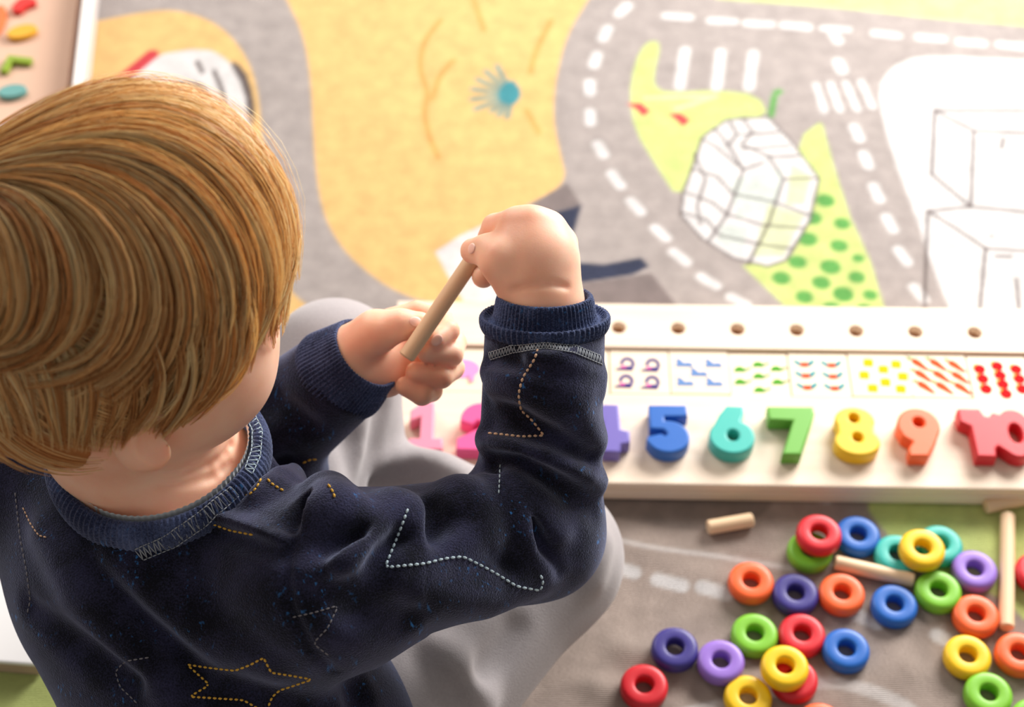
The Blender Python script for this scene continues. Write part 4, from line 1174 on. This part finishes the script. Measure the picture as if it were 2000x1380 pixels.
def stitch(pts, mat, step=10.5, r=0.00070, close=False, name='star_stitching', gap=0.12):
    Q = polyline(pts, step, close); W3 = [cast(bvs, u, v, 0.0003)[0] for u, v in Q]
    segs = []
    for a, b in zip(W3[:-1], W3[1:]):
        if a is None or b is None or np.linalg.norm(a - b) > 0.02: continue
        segs.append((a + gap * (b - a), b - gap * (b - a)))
    if not segs: return
    V, Fc = dashes(segs, r)
    o = link(name, mesh_np(name, V, Fc), mat, sweat); o['kind'] = 'stuff'
    return o
stitch([(365, 1297), (410, 1303), (460, 1308), (490, 1297), (515, 1283), (530, 1312), (570, 1318), (610, 1325), (545, 1347), (530, 1362), (520, 1392), (475, 1366), (370, 1360), (410, 1337)], T_Y, close=True)
stitch([(390, 1007), (430, 985), (490, 965), (503, 950), (515, 925), (530, 945), (560, 962)], T_Y, r=0.0007)
stitch([(405, 1018), (450, 1035), (505, 1045)], T_Y, r=0.0007)
stitch([(640, 945), (650, 958), (655, 976)], T_Y)
stitch([(590, 905), (605, 896), (625, 897)], T_Y)
stitch([(797, 992), (775, 1050), (752, 1108), (830, 1100), (870, 1090), (905, 1086), (960, 1115), (1010, 1145), (1055, 1152), (1062, 1135), (1050, 1114)], T_B, 12, 0.0008)
stitch([(1055, 668), (1045, 700), (1020, 740), (1013, 770), (1018, 800), (1040, 820), (1062, 850), (1020, 853), (952, 846)], T_T, 11, 0.0008)
stitch([(978, 905), (973, 972)], T_B, 10, 0.0005)
stitch([(570, 1205), (615, 1195), (660, 1182), (640, 1225), (612, 1255), (650, 1285)], T_D, 11, 0.0005)
stitch([(830, 1262), (880, 1247), (925, 1228), (960, 1220)], T_Y, 9, 0.0005)
stitch([(30, 960), (40, 1050), (52, 1110), (60, 1170), (52, 1205)], T_D, 12, 0.0005)
stitch([(292, 1283), (245, 1290), (226, 1310), (234, 1340), (272, 1376)], T_D, 11, 0.0005)
stitch([(45, 990), (60, 1022), (76, 1045), (95, 1050)], T_T, 8, 0.0005)
# cover stitching along collar and cuff: looped zigzag between two lines
def cover(A, B, n, mat, name):
    A = polyline(A, 1.0); B = polyline(B, 1.0)
    ia = np.linspace(0, len(A) - 1, n).astype(int); ib = np.linspace(0, len(B) - 1, n).astype(int)
    segs = []; prev = None
    pts = []
    for i in range(n):
        pts += [A[ia[i]], B[ib[i]]]
    W3 = [cast(bvs_all, u, v, 0.0004)[0] for u, v in pts]
    for a, b in zip(W3[:-1], W3[1:]):
        if a is None or b is None or np.linalg.norm(a - b) > 0.012: continue
        segs.append((a, b))
    for row in (0, 1):
        for a, b in zip(W3[row:-2:2], W3[row + 2::2]):
            if a is None or b is None or np.linalg.norm(a - b) > 0.008: continue
            segs.append((a, b))
    if segs:
        V, Fc = dashes(segs, 0.00036); link(name, mesh_np(name, V, Fc), mat, sweat)['kind'] = 'stuff'
def joined_bvh(objs):
    Vv = []; Ff = []; off = 0
    for o in objs:
        me = o.data
        Vv += [v.co.copy() for v in me.vertices]; Ff += [tuple(i + off for i in p.vertices) for p in me.polygons]; off = len(Vv)
    return BVHTree.FromPolygons(Vv, Ff)
bvs_all = joined_bvh([sweat] + [o for o in sweat.children if o.name.startswith(('collar', 'cuff'))])
cover([(262, 1072), (318, 1048), (380, 1006), (450, 950)], [(280, 1094), (338, 1070), (400, 1028), (466, 968)], 24, T_G, 'cover_stitch')
cover([(476, 806), (494, 838), (492, 880), (478, 915)], [(492, 800), (512, 838), (508, 890), (492, 925)], 15, T_B, 'cover_stitch')
cover([(955, 688), (1000, 674), (1065, 668), (1120, 673), (1172, 694)], [(958, 703), (1002, 688), (1065, 681), (1120, 688), (1176, 712)], 40, T_G, 'cover_stitch')

# lashes of the lowered eyelids and the brows, as fine dark hairs
LASH = plain('lash_brown', srgb(92, 60, 38), 0.7)
BROW = plain('brow_blond', srgb(176, 126, 78), 0.7)
for s_ in (1, -1):
    for (nm, mt, f0, u0, w_, r_) in (('eyelash', LASH, 0.0800, -0.0150, 0.0100, 0.0005), ('eyebrow', BROW, 0.0800, 0.010, 0.0120, 0.0008)):
        pts = []
        for q in np.linspace(-1, 1, 9):
            o_ = hd(0.12, s_ * (0.027 + q * w_), u0 - (0.003 * q * q if nm == 'eyebrow' else -0.002 * q * q))
            h_ = bvh_body.ray_cast(Vector(o_), Vector(-Hf))
            if h_[0] is not None: pts.append(np.array(h_[0]))
        sg = list(zip(pts[:-1], pts[1:]))
        if sg:
            V, Fc = dashes(sg, r_); ob = link(nm, mesh_np(nm, V, Fc), mt, body); ob['kind'] = 'stuff'
# ---------------------------------------------------------------- hair
HC = H0 + 0.002 * Hu                                          # hair volume: skull plus the nape
NP = D(84, 728, 0.805)
def hair_sdf(P):
    q = (P - HC) @ HB.T
    r = np.array([0.0905, 0.0775, 0.0870])
    k0 = np.linalg.norm(q / r, axis=-1); k1 = np.linalg.norm(q / r ** 2, axis=-1) + 1e-9
    a = k0 * (k0 - 1) / k1
    b = np.linalg.norm(P - NP, axis=-1) - 0.053
    k = 0.045
    h = np.clip(k - np.abs(a - b), 0, None) / k
    return np.minimum(a, b) - h * h * k * 0.25
def hair_grad(P):
    e = 1e-4; g = np.zeros_like(P)
    for i in range(3):
        d = np.zeros(3); d[i] = e
        g[..., i] = hair_sdf(P + d) - hair_sdf(P - d)
    return g / (np.linalg.norm(g, axis=-1, keepdims=True) + 1e-12)
def hair_hit(uv):
    """points of the hair volume's surface seen at pixels; off the outline the nearest surface point"""
    uv = np.asarray(uv, float)
    d = F_ + (uv[..., 0:1] - 1000) / FPX * R_ + (690 - uv[..., 1:2]) / FPX * U_
    t = np.full(uv.shape[:-1], 0.55); best = np.full(t.shape, 9.0); tb = t.copy()
    for _ in range(60):
        s = hair_sdf(CAM + t[..., None] * d)
        m = s < best; best = np.where(m, s, best); tb = np.where(m, t, tb)
        t = np.clip(t + np.where(s > 1e-4, s * 0.8, 0), 0, 1.05)
    P = CAM + tb[..., None] * d
    for _ in range(8): P = P - hair_sdf(P)[..., None] * hair_grad(P)
    return P
def resamp(G, n):
    G = np.asarray(G, float); d = np.r_[0, np.cumsum(np.linalg.norm(np.diff(G, axis=0), axis=1))]
    t = np.linspace(0, d[-1], n)
    Q = np.stack([np.interp(t, d, G[:, 0]), np.interp(t, d, G[:, 1])], 1)
    for _ in range(3): Q[1:-1] = 0.25 * Q[:-2] + 0.5 * Q[1:-1] + 0.25 * Q[2:]
    return Q
NPT = 13
fan = [  # guide strokes from the whorl at the left, over the crown and down the side (pixels of the photograph)
    [(-60, 300), (20, 262), (110, 222), (200, 190), (290, 172), (370, 178), (440, 205), (500, 250), (545, 305)],
    [(-60, 310), (40, 270), (150, 225), (260, 198), (360, 205), (450, 248), (520, 315), (570, 395), (594, 470), (580, 540)],
    [(-60, 320), (50, 290), (160, 250), (270, 232), (370, 255), (450, 310), (515, 390), (555, 470), (566, 550), (540, 620)],
    [(-50, 330), (60, 308), (165, 278), (270, 275), (360, 315), (430, 380), (485, 460), (515, 540), (520, 610), (500, 680)],
    [(-40, 338), (70, 322), (165, 305), (255, 318), (335, 372), (400, 445), (445, 530), (462, 610), (450, 690), (415, 750), (385, 790)],
    [(-30, 345), (70, 335), (155, 332), (230, 362), (300, 425), (350, 510), (370, 600), (360, 680), (330, 745), (285, 790)],
    [(-20, 352), (65, 348), (140, 362), (200, 405), (250, 470), (276, 545), (276, 615), (248, 680), (195, 728), (125, 752), (60, 750)],
    [(-20, 362), (40, 368), (90, 405), (125, 465), (142, 540), (136, 610), (108, 665), (60, 700), (0, 716), (-40, 716)],
    [(-30, 380), (10, 400), (50, 450), (72, 520), (76, 590), (58, 645), (18, 680), (-30, 690)],
    [(-60, 400), (-30, 430), (0, 490), (10, 560), (-5, 620), (-40, 660)]]
low = [  # lower layer: nape and the locks before the ear
    [(-60, 640), (-40, 730), (-20, 800), (0, 862)],
    [(-10, 660), (20, 740), (45, 810), (62, 876)],
    [(60, 670), (90, 745), (100, 815), (112, 884)],
    [(130, 680), (165, 750), (165, 820), (160, 892)],
    [(190, 680), (232, 750), (225, 825), (196, 890)],
    [(250, 670), (285, 740), (272, 815), (236, 876)],
    [(320, 640), (338, 710), (318, 785), (284, 850)],
    [(390, 600), (395, 680), (372, 760), (330, 830), (318, 868)],
    [(440, 580), (442, 660), (420, 735), (382, 790), (346, 838)],
    [(490, 560), (488, 640), (464, 710), (428, 760), (392, 800)],
    [(535, 530), (530, 600), (512, 660), (484, 716), (458, 745)],
    [(570, 500), (562, 570), (540, 632), (508, 696)],
    [(598, 440), (590, 520), (566, 590), (532, 650)]]
fanR = np.stack([resamp(g, NPT) for g in fan]); lowR = np.stack([resamp(g, NPT) for g in low])
def interp_guides(GR, t):
    i = np.clip(np.floor(t).astype(int), 0, len(GR) - 2); w = (t - i)[:, None, None]
    return GR[i] * (1 - w) + GR[i + 1] * w
strands = []; radii = []; tone = []
def add_locks(GR, nlock, per, spread, lift0, lift1, r, jitter=3.0, trim=(0.75, 1.0), density=None, drift=14.0):
    tl = np.sort(rng.uniform(0, len(GR) - 1.001, nlock)) if density is None else density
    for t0 in tl:
        n = int(per * rng.uniform(0.5, 1.5))
        lw = spread * rng.uniform(0.5, 1.4)
        lift = rng.uniform(lift0, lift1)
        base_tone = rng.beta(0.8, 0.8)
        g = rng.normal(0, 1, n)
        tt = np.clip(t0 + g * lw, 0, len(GR) - 1.001)
        uv = interp_guides(GR, tt)
        c = interp_guides(GR, np.array([t0]))[0]
        s = np.linspace(0, 1, NPT)[None, :, None]
        pinch = 0.9 * s ** 2.2                                  # strands of a lock draw together at its tip
        uv = uv * (1 - pinch) + c[None] * pinch
        phase = rng.uniform(0, 6.28, (n, 1, 1)); amp = rng.normal(0, jitter, (n, 1, 1))
        side = np.stack([np.gradient(uv[..., 1], axis=1), -np.gradient(uv[..., 0], axis=1)], -1)
        side /= np.linalg.norm(side, axis=-1, keepdims=True) + 1e-6
        uv = uv + side * amp * np.sin(phase + 3.0 * s)
        uv = uv + side * rng.normal(0, drift) * s ** 1.6 + side * rng.normal(0, drift * 0.35) * np.sin(2.6 * s + rng.uniform(0, 6))
        # trim start and end
        a0 = rng.uniform(0.0, 0.28, (n, 1)); a1 = rng.uniform(trim[0], trim[1], (n, 1)) * np.clip(rng.normal(1, 0.03), 0.85, 1.05)
        a1 = np.clip(a1, 0.3, 1.0)
        ts = (a0 + (a1 - a0) * np.linspace(0, 1, NPT)[None, :]) * (NPT - 1)
        i0 = np.clip(np.floor(ts).astype(int), 0, NPT - 2); fr = (ts - i0)[..., None]
        rows = np.arange(n)[:, None]
        uv = uv[rows, i0] * (1 - fr) + uv[rows, i0 + 1] * fr
        P = hair_hit(uv)
        keep = (np.abs(hair_sdf(P)).max(1) < 0.004) & (np.linalg.norm(np.diff(P, axis=1), axis=-1).max(1) < 0.035)
        if not keep.any(): continue
        P = P[keep]; g = g[keep]; n = len(P)
        N = hair_grad(P)
        ss = np.linspace(0, 1, NPT)[None, :]
        prof = np.sin(np.pi * np.clip(ss * 0.9 + 0.08, 0, 1)) ** 0.7
        hgt = (lift + rng.uniform(-0.0016, 0.0016, (n, 1))) * prof - 0.0015 * (1 - prof)
        # rounded cross-section of the lock
        hgt = hgt + 0.0016 * np.exp(-(g[:, None] ** 2) / 0.8) * prof
        P = P + N * hgt[..., None]
        strands.append(P); radii.append(np.full(n, r) * rng.uniform(0.7, 1.25, n)); tone.append(np.clip(base_tone + rng.normal(0, 0.22, n), 0, 1))
add_locks(fanR, 130, 44, 0.095, -0.0030, 0.0010, 0.00032)
add_locks(lowR, 120, 30, 0.13, -0.0080, -0.0020, 0.00030, trim=(0.8, 1.0))
add_locks(fanR, 90, 36, 0.042, 0.0010, 0.0070, 0.00028, jitter=2.0)
add_locks(fanR, 26, 30, 0.030, 0.0045, 0.0085, 0.00028, jitter=1.5)
add_locks(fanR, 60, 4, 0.03, 0.006, 0.012, 0.00016, jitter=6)
add_locks(fanR[:4], 40, 3, 0.08, 0.006, 0.013, 0.00011, jitter=10)
add_locks(lowR[5:10], 22, 22, 0.10, 0.0015, 0.0060, 0.00028, jitter=3, trim=(0.85, 1.0))
# strands over the rest of the skull, falling from the whorl
crown = unit(-0.72 * Hf + 0.10 * Hr + 0.68 * Hu)
n = 4200
e1 = unit(np.cross(crown, Hu)); e2 = np.cross(crown, e1)
ang = rng.uniform(0, 2 * np.pi, n)
dirs = np.cos(ang)[:, None] * e1 + np.sin(ang)[:, None] * e2
start = rng.uniform(0.02, 1.5, n); length = rng.uniform(0.5, 1.1, n)
S_ = np.linspace(0, 1, NPT)[None, :]
phi = start[:, None] + length[:, None] * S_
sw = 0.35 * phi
dd = (np.cos(ang[:, None] + sw))[..., None] * e1 + (np.sin(ang[:, None] + sw))[..., None] * e2
X = np.cos(phi)[..., None] * crown + np.sin(phi)[..., None] * dd
P = HC + X * 0.10
for _ in range(6): P = P - hair_sdf(P)[..., None] * hair_grad(P)
q = (P - HC) @ HB.T
face = (q[..., 0] > 0.052) & (q[..., 2] < 0.012)             # keep the face free
lowcut = (q[..., 2] < -0.045) & (q[..., 0] > -0.02)
bad = (face | lowcut).any(1) | (q[..., 2].min(1) < -0.072)
P = P[~bad]
P = P + hair_grad(P) * (rng.uniform(-0.006, -0.002, (len(P), 1)) * np.ones((1, NPT)))[..., None]
strands.append(P); radii.append(np.full(len(P), 0.00032)); tone.append(rng.uniform(0, 1, len(P)))

def tubes(P, r, tn):
    n, m, _ = P.shape
    T = np.gradient(P, axis=1); T /= np.linalg.norm(T, axis=-1, keepdims=True) + 1e-9
    N = unit(P - HC) if False else (P - HC) / np.linalg.norm(P - HC, axis=-1, keepdims=True)
    B = np.cross(T, N); B /= np.linalg.norm(B, axis=-1, keepdims=True) + 1e-9
    N = np.cross(B, T)
    taper = np.interp(np.linspace(0, 1, m), [0, 0.1, 0.7, 1], [0.7, 1, 0.9, 0.25])
    V = np.empty((n, m, 3, 3))
    for k, a in enumerate((90, 210, 330)):
        V[:, :, k] = P + (r[:, None] * taper)[..., None] * (math.cos(math.radians(a)) * B + math.sin(math.radians(a)) * N)
    idx = np.arange(n * m * 3).reshape(n, m, 3)
    a = idx[:, :-1, :]; b = idx[:, 1:, :]
    Fq = np.stack([a, np.roll(a, -1, 2), np.roll(b, -1, 2), b], -1).reshape(-1, 4)
    return V.reshape(-1, 3), Fq, np.repeat(tn, m * 3), np.tile(np.repeat(np.linspace(0, 1, m), 3), n)

def hair_material():
    m, nt, b = new_mat('blond_hair')
    L = nt.links.new
    at = nt.nodes.new('ShaderNodeAttribute'); at.attribute_name = 'strand'
    r = nt.nodes.new('ShaderNodeValToRGB')
    cr = r.color_ramp; cr.elements[0].position = 0.0; cr.elements[0].color = srgb(216, 158, 96)
    cr.elements[1].position = 1.0; cr.elements[1].color = srgb(255, 240, 196)
    e = cr.elements.new(0.5); e.color = srgb(255, 220, 156)
    sep = nt.nodes.new('ShaderNodeSeparateColor'); L(at.outputs['Color'], sep.inputs[0])
    L(sep.outputs[0], r.inputs['Fac']); L(r.outputs['Color'], b.inputs['Base Color'])
    b.inputs['Roughness'].default_value = 0.38; b.inputs['Specular IOR Level'].default_value = 0.5
    b.inputs['Sheen Weight'].default_value = 0.0
    tr_ = nt.nodes.new('ShaderNodeBsdfTranslucent'); L(r.outputs['Color'], tr_.inputs['Color'])
    mx = nt.nodes.new('ShaderNodeMixShader'); mx.inputs[0].default_value = 0.5
    out = nt.nodes['Material Output']
    L(b.outputs[0], mx.inputs[1]); L(tr_.outputs[0], mx.inputs[2]); L(mx.outputs[0], out.inputs['Surface'])
    return m
HAIRM = hair_material()
Ps = np.concatenate(strands); rs = np.concatenate(radii); tn = np.concatenate(tone)
V, Fq, tv, sv = tubes(Ps, rs, tn)
hme = mesh_np('hair', V, Fq)
ca = hme.color_attributes.new('strand', 'FLOAT_COLOR', 'POINT')
rgba = np.ones((len(V), 4), np.float32); rgba[:, 0] = tv; rgba[:, 1] = sv
ca.data.foreach_set('color', rgba.ravel())
hair = link('hair', hme, HAIRM, body)
hair['label'] = 'tousled light blond hair swept forward from the whorl'; hair['kind'] = 'stuff'
# the dense undercoat close to the scalp
def undercoat():
    f = Field(HC - 0.13, HC + 0.12, 0.0025)
    X, Y, Z = np.meshgrid(*f.ax, indexing='ij')
    P = np.stack([X, Y, Z], -1).reshape(-1, 3)
    d = hair_sdf(P) + 0.0055
    q = (P - HC) @ HB.T
    # hairline: forehead, temple, around the ear, nape
    cut = np.maximum(q[:, 0] - 0.040, -(q[:, 2] - 0.000)) 
    face_ = np.minimum(q[:, 0] - 0.045 - 0.6 * (q[:, 2] + 0.0), -(q[:, 2] - 0.045))
    ear_ = np.minimum(np.minimum(q[:, 0] + 0.030, -(q[:, 2] + 0.022)), 1.0)
    nape_ = -(q[:, 2] + 0.064 + 0.25 * (q[:, 0] + 0.05))
    v = np.maximum.reduce([d, face_, ear_, nape_])
    f.v = v.reshape(f.v.shape).astype(np.float32)
    return f.mesh('hair_undercoat', 3)
ume = undercoat()
ca = ume.color_attributes.new('strand', 'FLOAT_COLOR', 'POINT')
ca.data.foreach_set('color', np.tile(np.array([0.0, 0, 0, 1], np.float32), (len(ume.vertices), 1)).ravel())
link('undercoat', ume, HAIRM, hair)
